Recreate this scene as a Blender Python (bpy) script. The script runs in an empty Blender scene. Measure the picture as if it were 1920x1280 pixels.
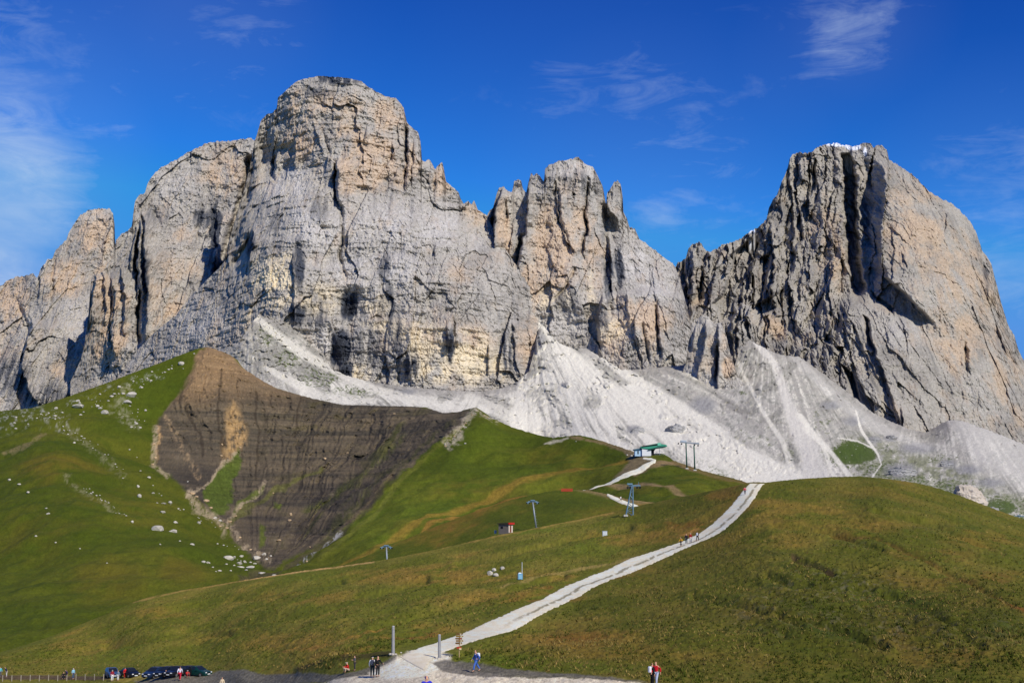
import bpy, math, random
import numpy as np

# ---------------------------------------------------------------- camera, sky, sun, exposure
scene = bpy.context.scene
COL = scene.collection
F = 2437.0
PITCH = math.radians(8.0)
cd = bpy.data.cameras.new("camera")
cd.sensor_width = 36.0
cd.lens = F / 1920.0 * 36.0
cd.clip_start = 0.5
cd.clip_end = 60000.0
cam = bpy.data.objects.new("camera", cd)
COL.objects.link(cam)
cam.location = (0, 0, 0)
cam.rotation_euler = (math.pi / 2 + PITCH, 0, 0)
scene.camera = cam

SUN_EL = math.radians(38)
SUN_AZ = math.radians(36)          # to the right of straight behind the camera
world = bpy.data.worlds.new("World")
scene.world = world
world.use_nodes = True
wn = world.node_tree
wn.nodes.clear()
def N(t, ty, **kw):
    n = t.nodes.new(ty)
    for k, v in kw.items():
        if k in n.inputs.keys():
            n.inputs[k].default_value = v
        else:
            setattr(n, k, v)
    return n
sky = N(wn, 'ShaderNodeTexSky', sky_type='NISHITA', sun_disc=False, sun_elevation=SUN_EL,
        sun_rotation=math.pi - SUN_AZ, altitude=2300.0, air_density=0.85, dust_density=0.15, ozone_density=3.0)
hsv = N(wn, 'ShaderNodeHueSaturation', Saturation=1.25, Value=1.0)
tint = N(wn, 'ShaderNodeMix', data_type='RGBA', blend_type='MULTIPLY')
tint.inputs[0].default_value = 1.0
tint.inputs[7].default_value = (0.62, 0.88, 1.22, 1)
wn.links.new(hsv.outputs[0], tint.inputs[6])
wn.links.new(sky.outputs[0], hsv.inputs['Color'])
# deepen the blue towards the zenith, channel by channel, as the photograph's film response does
sepc = wn.nodes.new('ShaderNodeSeparateColor'); comb = wn.nodes.new('ShaderNodeCombineColor')
wn.links.new(tint.outputs[2], sepc.inputs[0])
SKY_POW = [(1.75, 11.5), (2.1, 13.6), (1.45, 2.25)]
# thin cirrus, placed by direction in the sky
tc = N(wn, 'ShaderNodeTexCoord')
def vmath(op, a=None, b=None):
    n = wn.nodes.new('ShaderNodeVectorMath'); n.operation = op
    for i, v in enumerate((a, b)):
        if v is None: continue
        if isinstance(v, (tuple, list)): n.inputs[i].default_value = v
        else: wn.links.new(v, n.inputs[i])
    return n
def smath(op, a=None, b=None, clamp=False, c=None):
    n = wn.nodes.new('ShaderNodeMath'); n.operation = op; n.use_clamp = clamp
    for i, v in enumerate((a, b, c)):
        if v is None: continue
        if isinstance(v, (int, float)): n.inputs[i].default_value = v
        else: wn.links.new(v, n.inputs[i])
    return n.outputs[0]
def pix_dir(px, py):
    u = (px - 960) / F; v = (640 - py) / F
    d = np.array([u, math.cos(PITCH) - v * math.sin(PITCH), math.sin(PITCH) + v * math.cos(PITCH)])
    return tuple(d / np.linalg.norm(d))
for ci, (pw, sc) in enumerate(SKY_POW):
    v = smath('MULTIPLY', sepc.outputs[ci], 0.085)
    v = smath('MULTIPLY', smath('POWER', v, pw), sc)
    v = smath('MINIMUM', v, (0.08, 0.29, 0.76)[ci])
    wn.links.new(smath('DIVIDE', v, 0.085), comb.inputs[ci])
mp = N(wn, 'ShaderNodeMapping')
mp.inputs['Rotation'].default_value = (0, math.radians(-28), 0)
mp.inputs['Scale'].default_value = (5, 5, 16)
wn.links.new(tc.outputs['Generated'], mp.inputs[0])
cn = N(wn, 'ShaderNodeTexNoise', Scale=1.0, Detail=9.0, Roughness=0.62, Distortion=0.7)
wn.links.new(mp.outputs[0], cn.inputs['Vector'])
mp2 = N(wn, 'ShaderNodeMapping')
mp2.inputs['Rotation'].default_value = (0, math.radians(-48), 0)
mp2.inputs['Scale'].default_value = (14, 14, 50)
wn.links.new(tc.outputs['Generated'], mp2.inputs[0])
cn2 = N(wn, 'ShaderNodeTexNoise', Scale=1.0, Detail=8.0, Roughness=0.65, Distortion=1.2)
wn.links.new(mp2.outputs[0], cn2.inputs['Vector'])
mp3 = N(wn, 'ShaderNodeMapping')
mp3.inputs['Scale'].default_value = (9, 9, 13)
wn.links.new(tc.outputs['Generated'], mp3.inputs[0])
cn3 = N(wn, 'ShaderNodeTexNoise', Scale=1.0, Detail=7.0, Roughness=0.6, Distortion=0.6)
wn.links.new(mp3.outputs[0], cn3.inputs['Vector'])
total = None
# px, py, radius(px), strength, exponent of falloff
CLOUDS = [(-50, 500, 230, .95), (110, 370, 200, .34), (330, 0, 260, .46), (60, 130, 240, .36), (1640, 30, 140, .38), (1540, 90, 150, .30), (1180, 120, 420, .13),
          (900, 200, 300, .08), (0, 250, 240, .46), (1880, 370, 260, .46), (1900, 560, 160, .40), (1230, 380, 320, .42), (500, 60, 220, .2)]
for px, py, r, st in CLOUDS:
    c = pix_dir(px, py)
    d = vmath('DISTANCE', vmath('NORMALIZE', tc.outputs['Generated']).outputs[0], c).outputs['Value']
    m = smath('SUBTRACT', 1.0, smath('DIVIDE', d, r / F * 1.1), clamp=True)
    m = smath('SMOOTH_MIN', m, 1.0, c=0.2)
    m = smath('MULTIPLY', m, st)
    total = m if total is None else smath('ADD', total, m)
nz = smath('MULTIPLY', smath('SUBTRACT', cn.outputs[0], 0.32), 2.6, clamp=True)
nz2 = smath('MULTIPLY', smath('SUBTRACT', cn2.outputs[0], 0.30), 2.4, clamp=True)
nz3 = smath('MULTIPLY', smath('SUBTRACT', cn3.outputs[0], 0.30), 2.6, clamp=True)
nn_ = smath('ADD', smath('MULTIPLY', nz, 0.4), smath('MULTIPLY', smath('MULTIPLY', nz2, nz3), 0.95))
haze = smath('MULTIPLY', smath('SUBTRACT', smath('ADD', nn_, total), 0.78), 0.50, clamp=True)
haze = smath('MULTIPLY', haze, smath('MULTIPLY', total, 2.2, clamp=True), clamp=True)
haze = smath('ADD', haze, smath('MULTIPLY', total, 0.075), clamp=True)
cmix = N(wn, 'ShaderNodeMix', data_type='RGBA')
cmix.inputs[7].default_value = (7.0, 8.4, 10.4, 1)
wn.links.new(haze, cmix.inputs[0])
wn.links.new(comb.outputs[0], cmix.inputs[6])
bg = N(wn, 'ShaderNodeBackground', Strength=0.085)
wn.links.new(cmix.outputs[2], bg.inputs[0])
wo = N(wn, 'ShaderNodeOutputWorld')
wn.links.new(bg.outputs[0], wo.inputs[0])

sd = bpy.data.lights.new("sun", 'SUN')
sd.energy = 3.95
sd.angle = math.radians(0.53)
sd.color = (1.0, 0.935, 0.83)
sun = bpy.data.objects.new("sun", sd)
COL.objects.link(sun)
from mathutils import Vector
S = Vector((math.sin(SUN_AZ) * math.cos(SUN_EL), -math.cos(SUN_AZ) * math.cos(SUN_EL), math.sin(SUN_EL)))
sun.rotation_euler = S.to_track_quat('Z', 'Y').to_euler()
sun.location = S * 100

scene.view_settings.view_transform = 'Standard'
scene.view_settings.look = 'None'
scene.view_settings.exposure = 0.0
scene.view_settings.gamma = 1.0
scene.cycles.max_bounces = 4
scene.cycles.diffuse_bounces = 2

# ---------------------------------------------------------------- helpers: noise, interpolation
rng = np.random.RandomState(7)
PERM = np.concatenate([rng.permutation(256)] * 2).astype(np.int32)
GR = rng.normal(size=(256, 3)).astype(np.float32)
GR /= np.linalg.norm(GR, axis=1)[:, None]

def perlin(x, y, z):
    x = np.asarray(x, np.float32); y = np.asarray(y, np.float32); z = np.asarray(z, np.float32)
    xi = np.floor(x).astype(np.int32); yi = np.floor(y).astype(np.int32); zi = np.floor(z).astype(np.int32)
    xf = x - xi; yf = y - yi; zf = z - zi
    u = xf * xf * xf * (xf * (xf * 6 - 15) + 10)
    v = yf * yf * yf * (yf * (yf * 6 - 15) + 10)
    w = zf * zf * zf * (zf * (zf * 6 - 15) + 10)
    xi &= 255; yi &= 255; zi &= 255
    def g(dx, dy, dz):
        h = PERM[PERM[PERM[(xi + dx) & 255] + ((yi + dy) & 255)] + ((zi + dz) & 255)]
        G = GR[h]
        return G[..., 0] * (xf - dx) + G[..., 1] * (yf - dy) + G[..., 2] * (zf - dz)
    x00 = g(0, 0, 0) * (1 - u) + g(1, 0, 0) * u
    x10 = g(0, 1, 0) * (1 - u) + g(1, 1, 0) * u
    x01 = g(0, 0, 1) * (1 - u) + g(1, 0, 1) * u
    x11 = g(0, 1, 1) * (1 - u) + g(1, 1, 1) * u
    return ((x00 * (1 - v) + x10 * v) * (1 - w) + (x01 * (1 - v) + x11 * v) * w) * 1.6

def fbm(x, y, z=0.0, o=4, gain=0.5, lac=2.03, seed=0.0):
    x = np.asarray(x, np.float32); z = np.asarray(z, np.float32) + np.zeros_like(x)
    y = np.asarray(y, np.float32) + np.zeros_like(x)
    r = 0; a = 1.0; t = 0
    for i in range(o):
        r = r + a * perlin(x + seed + i * 17.3, y + seed * 1.7 + i * 5.1, z + seed * .3 + i * 9.7)
        t += a; a *= gain
        x = x * lac; y = y * lac; z = z * lac
    return r / t

def ridged(x, y, z=0.0, o=4, gain=0.5, lac=2.1, seed=0.0):
    x = np.asarray(x, np.float32); z = np.asarray(z, np.float32) + np.zeros_like(x)
    y = np.asarray(y, np.float32) + np.zeros_like(x)
    r = 0; a = 1.0; t = 0; w = 1.0
    for i in range(o):
        n = 1 - np.abs(perlin(x + seed + i * 13.7, y + seed * 2.1 + i * 3.3, z + i * 7.9)) * 2.0
        n = np.clip(n, -1, 1)
        r = r + a * n; t += a; a *= gain
        x = x * lac; y = y * lac; z = z * lac
    return r / t

def worley(x, y, seed=0):
    """cell blocks: (random a, random b, random c, dx, dy, distance to the cell edge)"""
    x = np.asarray(x, np.float32); y = np.asarray(y, np.float32)
    xi = np.floor(x).astype(np.int32); yi = np.floor(y).astype(np.int32)
    f1 = np.full(x.shape, 9e9, np.float32); f2 = f1.copy()
    A = np.zeros(x.shape, np.float32); B = A.copy(); Cc = A.copy(); DX = A.copy(); DY = A.copy()
    for ox in (-1, 0, 1):
        for oy in (-1, 0, 1):
            cx = xi + ox; cy = yi + oy
            h = PERM[(PERM[(cx + seed * 7) & 255] + cy) & 255]
            h2 = PERM[(h + 91) & 255]; h3 = PERM[(h + 37) & 255]; h4 = PERM[(h2 + 53) & 255]
            dx = x - (cx + h / 255.0); dy = y - (cy + h2 / 255.0)
            d = dx * dx + dy * dy
            m = d < f1
            f2 = np.where(m, f1, np.minimum(f2, d))
            f1 = np.where(m, d, f1)
            A = np.where(m, h3 / 255.0, A); B = np.where(m, h4 / 255.0, B); Cc = np.where(m, PERM[(h4 + 11) & 255] / 255.0, Cc)
            DX = np.where(m, dx, DX); DY = np.where(m, dy, DY)
    return A, B, Cc, DX, DY, np.sqrt(f2) - np.sqrt(f1)
def blocks(x, y, seed, tiltx=1.2, tilty=.8):
    a, b, c, dx, dy, e = worley(x, y, seed)
    return (a - .5) + dx * (b - .5) * tiltx + dy * (c - .5) * tilty - .05 * np.clip(1 - e / .10, 0, 1)

def sstep(a, b, x):
    t = np.clip((x - a) / (b - a), 0, 1)
    return t * t * (3 - 2 * t)

def mixc(a, b, t):
    a = np.asarray(a, np.float32); b = np.asarray(b, np.float32)
    return a * (1 - t[..., None]) + b * t[..., None]

def lin(r, g, b):
    def f(c):
        c /= 255.0
        return c / 12.92 if c <= 0.04045 else ((c + 0.055) / 1.055) ** 2.4
    return np.array([f(r), f(g), f(b)], np.float32)

def boxed(fn):
    """evaluate a distance function only near its polyline; far away it is simply large"""
    def g(px, py, line):
        px = np.asarray(px); py = np.asarray(py) + 0 * px
        L = np.asarray([p[:2] for p in line], np.float32); M = 70
        near = (px > L[:, 0].min() - M) & (px < L[:, 0].max() + M) & (py > L[:, 1].min() - M) & (py < L[:, 1].max() + M)
        r = fn(px[near], py[near], line)
        if isinstance(r, tuple):
            d = np.full(px.shape, 999., np.float32); t = np.zeros(px.shape, np.float32)
            d[near] = r[0]; t[near] = r[1]; return d, t
        d = np.full(px.shape, 999., np.float32); d[near] = r; return d
    return g
@boxed
def poly_sd(px, py, poly):
    """signed distance, negative inside"""
    P = np.asarray(poly, np.float32)
    d = np.full(px.shape, 1e9, np.float32)
    ins = np.zeros(px.shape, bool)
    for i in range(len(P)):
        x0, y0 = P[i]; x1, y1 = P[(i + 1) % len(P)]
        ex, ey = x1 - x0, y1 - y0
        t = np.clip(((px - x0) * ex + (py - y0) * ey) / (ex * ex + ey * ey + 1e-9), 0, 1)
        dx = px - (x0 + t * ex); dy = py - (y0 + t * ey)
        d = np.minimum(d, dx * dx + dy * dy)
        c = ((y0 > py) != (y1 > py)) & (px < (x1 - x0) * (py - y0) / (y1 - y0 + 1e-12) + x0)
        ins ^= c
    d = np.sqrt(d)
    return np.where(ins, -d, d)

@boxed
def line_d(px, py, line):
    """distance to open polyline and parameter 0..1 along it"""
    P = np.asarray(line, np.float32)
    d = np.full(px.shape, 1e9, np.float32); tt = np.zeros(px.shape, np.float32)
    n = len(P) - 1
    for i in range(n):
        x0, y0 = P[i][:2]; x1, y1 = P[i + 1][:2]
        ex, ey = x1 - x0, y1 - y0
        t = np.clip(((px - x0) * ex + (py - y0) * ey) / (ex * ex + ey * ey + 1e-9), 0, 1)
        q = (px - (x0 + t * ex)) ** 2 + (py - (y0 + t * ey)) ** 2
        m = q < d
        d = np.where(m, q, d); tt = np.where(m, (i + t) / n, tt)
    return np.sqrt(d), tt

class TPS:
    def __init__(self, pts, reg=1e-4):
        P = np.array(pts, np.float64)
        self.x = P[:, 0] / 500; self.y = P[:, 1] / 500
        v = np.log(P[:, 2]); n = len(P)
        K = self.k((self.x[:, None] - self.x) ** 2 + (self.y[:, None] - self.y) ** 2) + np.eye(n) * reg
        A = np.zeros((n + 3, n + 3)); A[:n, :n] = K
        Q = np.stack([np.ones(n), self.x, self.y], 1)
        A[:n, n:] = Q; A[n:, :n] = Q.T
        self.w = np.linalg.solve(A, np.concatenate([v, np.zeros(3)]))
    @staticmethod
    def k(r2):
        return 0.5 * r2 * np.log(r2 + 1e-12)
    def __call__(self, px, py):
        x = np.asarray(px, np.float64) / 500; y = np.asarray(py, np.float64) / 500
        r = self.w[-3] + self.w[-2] * x + self.w[-1] * y
        for i in range(len(self.x)):
            r = r + self.w[i] * self.k((x - self.x[i]) ** 2 + (y - self.y[i]) ** 2)
        return np.exp(r)

CP, SP = math.cos(PITCH), math.sin(PITCH)
def to_world(px, py, Y):
    u = (np.asarray(px, np.float64) - 960) / F; v = (640 - np.asarray(py, np.float64)) / F
    dy = CP - v * SP; dz = SP + v * CP
    return np.stack([u / dy * Y, Y + 0 * u, dz / dy * Y], -1)
def to_pix(P):
    x, y, z = P[..., 0], P[..., 1], P[..., 2]
    fwd = y * CP + z * SP; up = -y * SP + z * CP
    return 960 + F * x / fwd, 640 - F * up / fwd

# ---------------------------------------------------------------- helpers: materials, mesh linking
def ground_mat(name, bump_scale, bump_dist, fine_scale, fine_amt, stretch=(1, 1, 1), rough=0.95, bump_strength=0.6):
    m = bpy.data.materials.new(name); m.use_nodes = True
    t = m.node_tree; t.nodes.clear()
    out = N(t, 'ShaderNodeOutputMaterial'); b = N(t, 'ShaderNodeBsdfPrincipled')
    b.inputs['Roughness'].default_value = rough
    b.inputs['Specular IOR Level'].default_value = 0.08
    at = N(t, 'ShaderNodeAttribute', attribute_name='albedo')
    co = N(t, 'ShaderNodeTexCoord'); mp = N(t, 'ShaderNodeMapping')
    mp.inputs['Scale'].default_value = stretch
    t.links.new(co.outputs['Object'], mp.inputs[0])
    n1 = N(t, 'ShaderNodeTexNoise', Scale=fine_scale, Detail=5.0, Roughness=0.65)
    t.links.new(mp.outputs[0], n1.inputs['Vector'])
    mr = N(t, 'ShaderNodeMapRange')
    mr.inputs['From Min'].default_value = 0.25; mr.inputs['From Max'].default_value = 0.75
    mr.inputs['To Min'].default_value = 1 - fine_amt; mr.inputs['To Max'].default_value = 1 + fine_amt
    t.links.new(n1.outputs[0], mr.inputs['Value'])
    mu = N(t, 'ShaderNodeVectorMath', operation='SCALE')
    t.links.new(at.outputs['Color'], mu.inputs[0]); t.links.new(mr.outputs[0], mu.inputs['Scale'])
    t.links.new(mu.outputs[0], b.inputs['Base Color'])
    n2 = N(t, 'ShaderNodeTexNoise', Scale=bump_scale, Detail=6.0, Roughness=0.6)
    t.links.new(mp.outputs[0], n2.inputs['Vector'])
    bp = N(t, 'ShaderNodeBump'); bp.inputs['Strength'].default_value = bump_strength; bp.inputs['Distance'].default_value = bump_dist
    t.links.new(n2.outputs[0], bp.inputs['Height'])
    t.links.new(bp.outputs[0], b.inputs['Normal'])
    t.links.new(b.outputs[0], out.inputs[0])
    return m

def setp(o, label=None, cat=None, group=None, kind=None):
    if label: o['label'] = label
    if cat: o['category'] = cat
    if group: o['group'] = group
    if kind: o['kind'] = kind
    return o

def grid_mesh(name, P, colr, mat, label=None, cat=None, kind='structure', smooth=True):
    """P: (rows, cols, 3)"""
    R, C = P.shape[:2]
    idx = np.arange(R * C).reshape(R, C)
    q = np.stack([idx[:-1, :-1], idx[:-1, 1:], idx[1:, 1:], idx[1:, :-1]], -1).reshape(-1, 4)
    me = bpy.data.meshes.new(name)
    me.vertices.add(R * C); me.vertices.foreach_set('co', P.reshape(-1).astype(np.float32))
    me.loops.add(q.size); me.loops.foreach_set('vertex_index', q.reshape(-1).astype(np.int32))
    me.polygons.add(len(q))
    me.polygons.foreach_set('loop_start', (np.arange(len(q)) * 4).astype(np.int32))
    me.polygons.foreach_set('loop_total', np.full(len(q), 4, np.int32))
    me.update(calc_edges=True)
    me.polygons.foreach_set('use_smooth', np.full(len(q), smooth))
    if colr is not None:
        a = me.color_attributes.new('albedo', 'FLOAT_COLOR', 'POINT')
        c4 = np.ones((R * C, 4), np.float32); c4[:, :3] = np.clip(colr.reshape(-1, 3), 0.004, 0.85)
        a.data.foreach_set('color', c4.reshape(-1))
    me.materials.append(mat)
    me.validate()
    o = bpy.data.objects.new(name, me); COL.objects.link(o)
    setp(o, label, cat, None, kind)
    return o

def columns(x0, x1, step, top, bot, rowstep, jag=0.0, jagw=6.0, seed=0.0):
    xs = np.arange(x0, x1 + .01, step)
    T = np.array(top, float); B = np.array(bot, float)
    ty = np.interp(xs, T[:, 0], T[:, 1]); by = np.interp(xs, B[:, 0], B[:, 1])
    if jag:
        ty = ty + jag * (fbm(xs / jagw, xs * 0 + seed, 0, 4, 0.6) + .5 * ridged(xs / jagw / .6, xs * 0 + seed, 3.3, 2))
    rows = int(max(by - ty) / rowstep) + 2
    s = np.linspace(0, 1, rows)[:, None]
    k = max(3, int(36 / step)) | 1
    ts = np.convolve(np.pad(ty, k, mode='edge'), np.ones(2 * k + 1) / (2 * k + 1), 'valid')
    ts = np.maximum(ts, ty - (by - ty) * .9)
    py = by[None] * (1 - s) + ts[None] * s + (ty - ts)[None] * s ** 8
    px = np.repeat(xs[None], rows, 0)
    return px, py

def back_rows(P, offs, drops):
    """continue the crest away from the camera and down: the far side of the landform"""
    top = P[-1]
    h = top[:, :2] / np.linalg.norm(top[:, :2], axis=1)[:, None]
    R = []
    for o_, d_ in zip(offs, drops):
        r = top.copy(); r[:, :2] += h * o_; r[:, 2] -= d_
        R.append(r)
    return np.concatenate([P, np.stack(R)], 0)

# ================================================================ ROCK MASSIFS
def blob(px, py, L):
    m = np.zeros(px.shape, np.float32)
    for cx, cy, rx, ry, s in L:
        m = np.maximum(m, s * np.clip(1.15 - ((px - cx) / rx) ** 2 - ((py - cy) / ry) ** 2, 0, 1))
    return m

def xat(line, py):
    L = np.array(line, float)
    return np.interp(py, L[:, 1], L[:, 0])

def yfade(line, py, f=18):
    y0, y1 = line[0][1], line[-1][1]
    return sstep(y0 - f * .3, y0 + f, py) * (1 - sstep(y1 - f, y1 + f, py))

GREY = lin(180, 174, 163); GREY2 = lin(154, 149, 141); PALE = lin(206, 201, 193)
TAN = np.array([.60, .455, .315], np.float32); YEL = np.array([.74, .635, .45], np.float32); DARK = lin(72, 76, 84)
ROCK = ground_mat('limestone', 0.13, 3.4, 0.42, 0.30, (1, 1, 0.55), bump_strength=0.7)

def rock_sheet(name, x0, x1, top, bot, ctrl, steps, grooves, tan, dark, yel, pale, label,
               pillar=1.0, ledge=1.0, jag=4.0, seed=0.0, fn=None, crack=1.0, colfn=None, back=(30, 90, 200, 420), res=1.35, tilt=0.0, blocky=1.0, bmask=None):
    px, py = columns(x0, x1, res, top, bot, res, jag, 9.0, seed)
    Y = TPS(ctrl)(px, py)
    B = to_world(px, py, Y)
    X, Z = B[..., 0], B[..., 2]
    m = Y / F                                   # metres per source pixel
    # domain warp
    w1 = fbm(X / 60, Z / 60, seed, 3) ; w2 = fbm(X / 14, Z / 14, seed + 4, 3)
    wx = px + w1 * 9 + w2 * 5
    wy = py + fbm(X / 50, Z / 50, seed + 9, 3) * 9
    rel = np.zeros(px.shape)
    for line, Pm, W, *r in steps:
        sgn = r[0] if r else 1
        dx = (wx - xat(line, py)) * sgn
        rel += Pm * np.exp(-np.clip(dx, 0, None) / W) * sstep(-1.2, 1.2, dx) * yfade(line, py)
    for line, W, D in grooves:
        dx = wx - xat(line, py)
        rel -= D * np.exp(-(dx / W) ** 2) * yfade(line, py)
    Xt = X + tilt * Z
    # large pillars and gullies, elongated down the face
    big = ridged(Xt / 85 + w1 * .35, Z / 300, seed, 3)
    med = ridged(Xt / 30 + w1 * .5, Z / 95 + w1 * .4, seed + 3, 3)
    sml = ridged(Xt / 10 + w2 * .4, Z / 24, seed + 5, 3)
    blk = fbm(X / 26, Z / 20, seed + 7, 5, .6)
    led = fbm(X / 70, Z / 9 + fbm(X / 90, Z / 60, seed, 2) * 1.5, seed + 11, 3)
    fine = fbm(X / 4.5, Z / 4.5, seed + 2, 3, .62)
    c1 = 1 - np.abs(fbm(Xt / 24 + w2 * .5, Z / 60 + w1, seed + 21, 2)) * 2
    cr = np.clip(c1 - .90, 0, None) * 10
    c2 = 1 - np.abs(fbm(X / 40, Z / 18 + w2 * .5, seed + 31, 2)) * 2
    cr2 = np.clip(c2 - .93, 0, None) * 12
    cmask = sstep(-.1, .25, fbm(X / 60, Z / 60, seed + 41, 2))
    # facets: angular blocks from quantised noise
    q = fbm(X / 22, Z / 32, seed + 51, 3) * 5 + w2 * .6
    terr = (np.floor(q) + sstep(.62, 1.0, q - np.floor(q)))
    rel += pillar * (9 * big + 4 * med) + 1.5 * sml + 7 * blk + 2.4 * ledge * led + 1.6 * fine + 1.5 * terr
    rel -= crack * (1.6 * cr + .8 * cr2) * cmask
    i0 = int(seed)
    bm = 1.0 if bmask is None else bmask(px, py)
    vb = .55 + .9 * sstep(-.3, .35, fbm(X / 90, Z / 90, seed + 33, 2))
    rel += blocky * bm * (15 * blocks(Xt / 48 + w1 * .35, Z / 150 + w1 * .3, i0) + vb * 6.0 * blocks(Xt / 20 + w2 * .16, Z / 52 + w1 * .3, i0 + 3)
                     + vb * 2.4 * blocks(Xt / 8.5 + w2 * .3, Z / 15 + w2 * .25, i0 + 5) + 1.7 * blocks(X / 3.6 + w2, Z / 4.6, i0 + 9)
                     + 4.2 * fbm(X / 10, Z / 13, seed + 44, 5, .72) + 1.8 * fbm(X / 3.0, Z / 6.0, seed + 45, 3, .65))
    if fn is not None:
        rel += fn(px, py, wx, wy, X, Z)
    Yf = Y - rel
    P = to_world(px, py, Yf)
    # albedo
    n1 = fbm(X / 45, Z / 60, seed + 61, 5, .6)
    st = fbm(X / 5.5 + w2 * .3, Z / 75, seed + 71, 4, .6)          # water streaks down the rock
    sp = fbm(X / 6, Z / 6, seed + 81, 4, .65)
    c = mixc(GREY, GREY2, sstep(-.25, .35, n1 + .5 * st))
    c = mixc(c, PALE, blob(wx, wy, pale) * sstep(-.35, .2, n1 + sp * .4))
    lt = sstep(.05, .45, sp + .4 * st) * .28
    c = mixc(c, PALE, lt)
    tm = blob(wx, wy, tan)
    tn = fbm(X / 28, Z / 40, seed + 91, 5, .6)
    c = mixc(c, TAN * (1 + .16 * sp[..., None]), np.clip(tm * 1.0, 0, .82) * sstep(-.35, .30, tn + .35 * st + .25 * sp + (tm - .6) * .5))
    c = mixc(c, TAN * .9, sstep(.05, .45, tn + .3 * st) * .4)
    ym = blob(wx, wy, yel)
    c = mixc(c, YEL * (1 + .12 * sp[..., None]), ym * sstep(-.32, .04, fbm(X / 20, Z / 26, seed + 95, 4, .6) + .2 * st))
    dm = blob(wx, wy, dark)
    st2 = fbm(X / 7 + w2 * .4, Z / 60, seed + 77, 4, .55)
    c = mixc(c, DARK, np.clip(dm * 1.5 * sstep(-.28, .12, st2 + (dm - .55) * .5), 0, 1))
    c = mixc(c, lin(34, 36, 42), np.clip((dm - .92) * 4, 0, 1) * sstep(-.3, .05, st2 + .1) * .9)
    c = mixc(c, lin(110, 111, 114), sstep(.18, .5, st) * .55)
    pit = sstep(.18, .5, fbm(X / 3.4, Z / 2.6, seed + 89, 3, .6))
    c *= (1.0 * (1 + .22 * fbm(X / 2.6, Z / 2.6, seed + 88, 2) + .10 * fbm(X / 30, Z / 14, seed + 87, 4, .6)) * (1 - .34 * pit))[..., None]
    if colfn is not None:
        c = colfn(c, px, py, X, Z)
    nr = len(back)
    P2 = back_rows(P, back, [b * 1.15 for b in back])
    c2_ = np.concatenate([c, np.repeat(c[-1:], nr, 0)], 0)
    return grid_mesh(name, P2, c2_, ROCK, label, 'mountain', 'structure', False)

# far-left ridge
rock_sheet('mountain', -220, 300,
    [(-220, 690), (-100, 600), (-20, 548), (0, 535), (16, 524), (30, 518), (48, 516), (62, 511), (69, 521), (78, 500), (88, 487), (99, 482), (104, 470), (112, 460),
     (124, 450), (128, 436), (138, 420), (150, 403), (166, 393), (186, 390), (206, 390), (212, 400), (216, 430), (214, 456), (224, 500), (300, 560)],
    [(-220, 800), (300, 760)],
    [(-220, 600, 2150), (0, 540, 2200), (180, 400, 2250), (300, 500, 2250), (-220, 790, 1950), (0, 780, 1950), (150, 760, 1950), (300, 760, 1950), (100, 600, 2080)],
    [([(208, 395), (190, 500)], 20, 30, -1), ([(60, 600), (40, 690), (70, 760)], 60, 45), ([(150, 640), (190, 700), (180, 740)], 25, 14), ([(85, 480), (70, 560)], 16, 20)],
    [([(100, 480), (95, 560)], 3, 12), ([(30, 560), (60, 640)], 5, 14)],
    [(180, 440, 45, 60, 1), (120, 520, 60, 45, .95), (25, 560, 40, 70, .9), (20, 640, 40, 50, .6), (130, 690, 50, 30, .7), (200, 520, 30, 60, .7)],
    [(20, 700, 60, 50, .55), (80, 740, 60, 30, .6)], [], [(150, 600, 60, 60, .5)],  # dark blobs paint a cloud shadow into the foot of the ridge
    'tan and grey pointed rock ridge lowest at the far left of the massif', pillar=.7, jag=4, seed=1.0)

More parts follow.
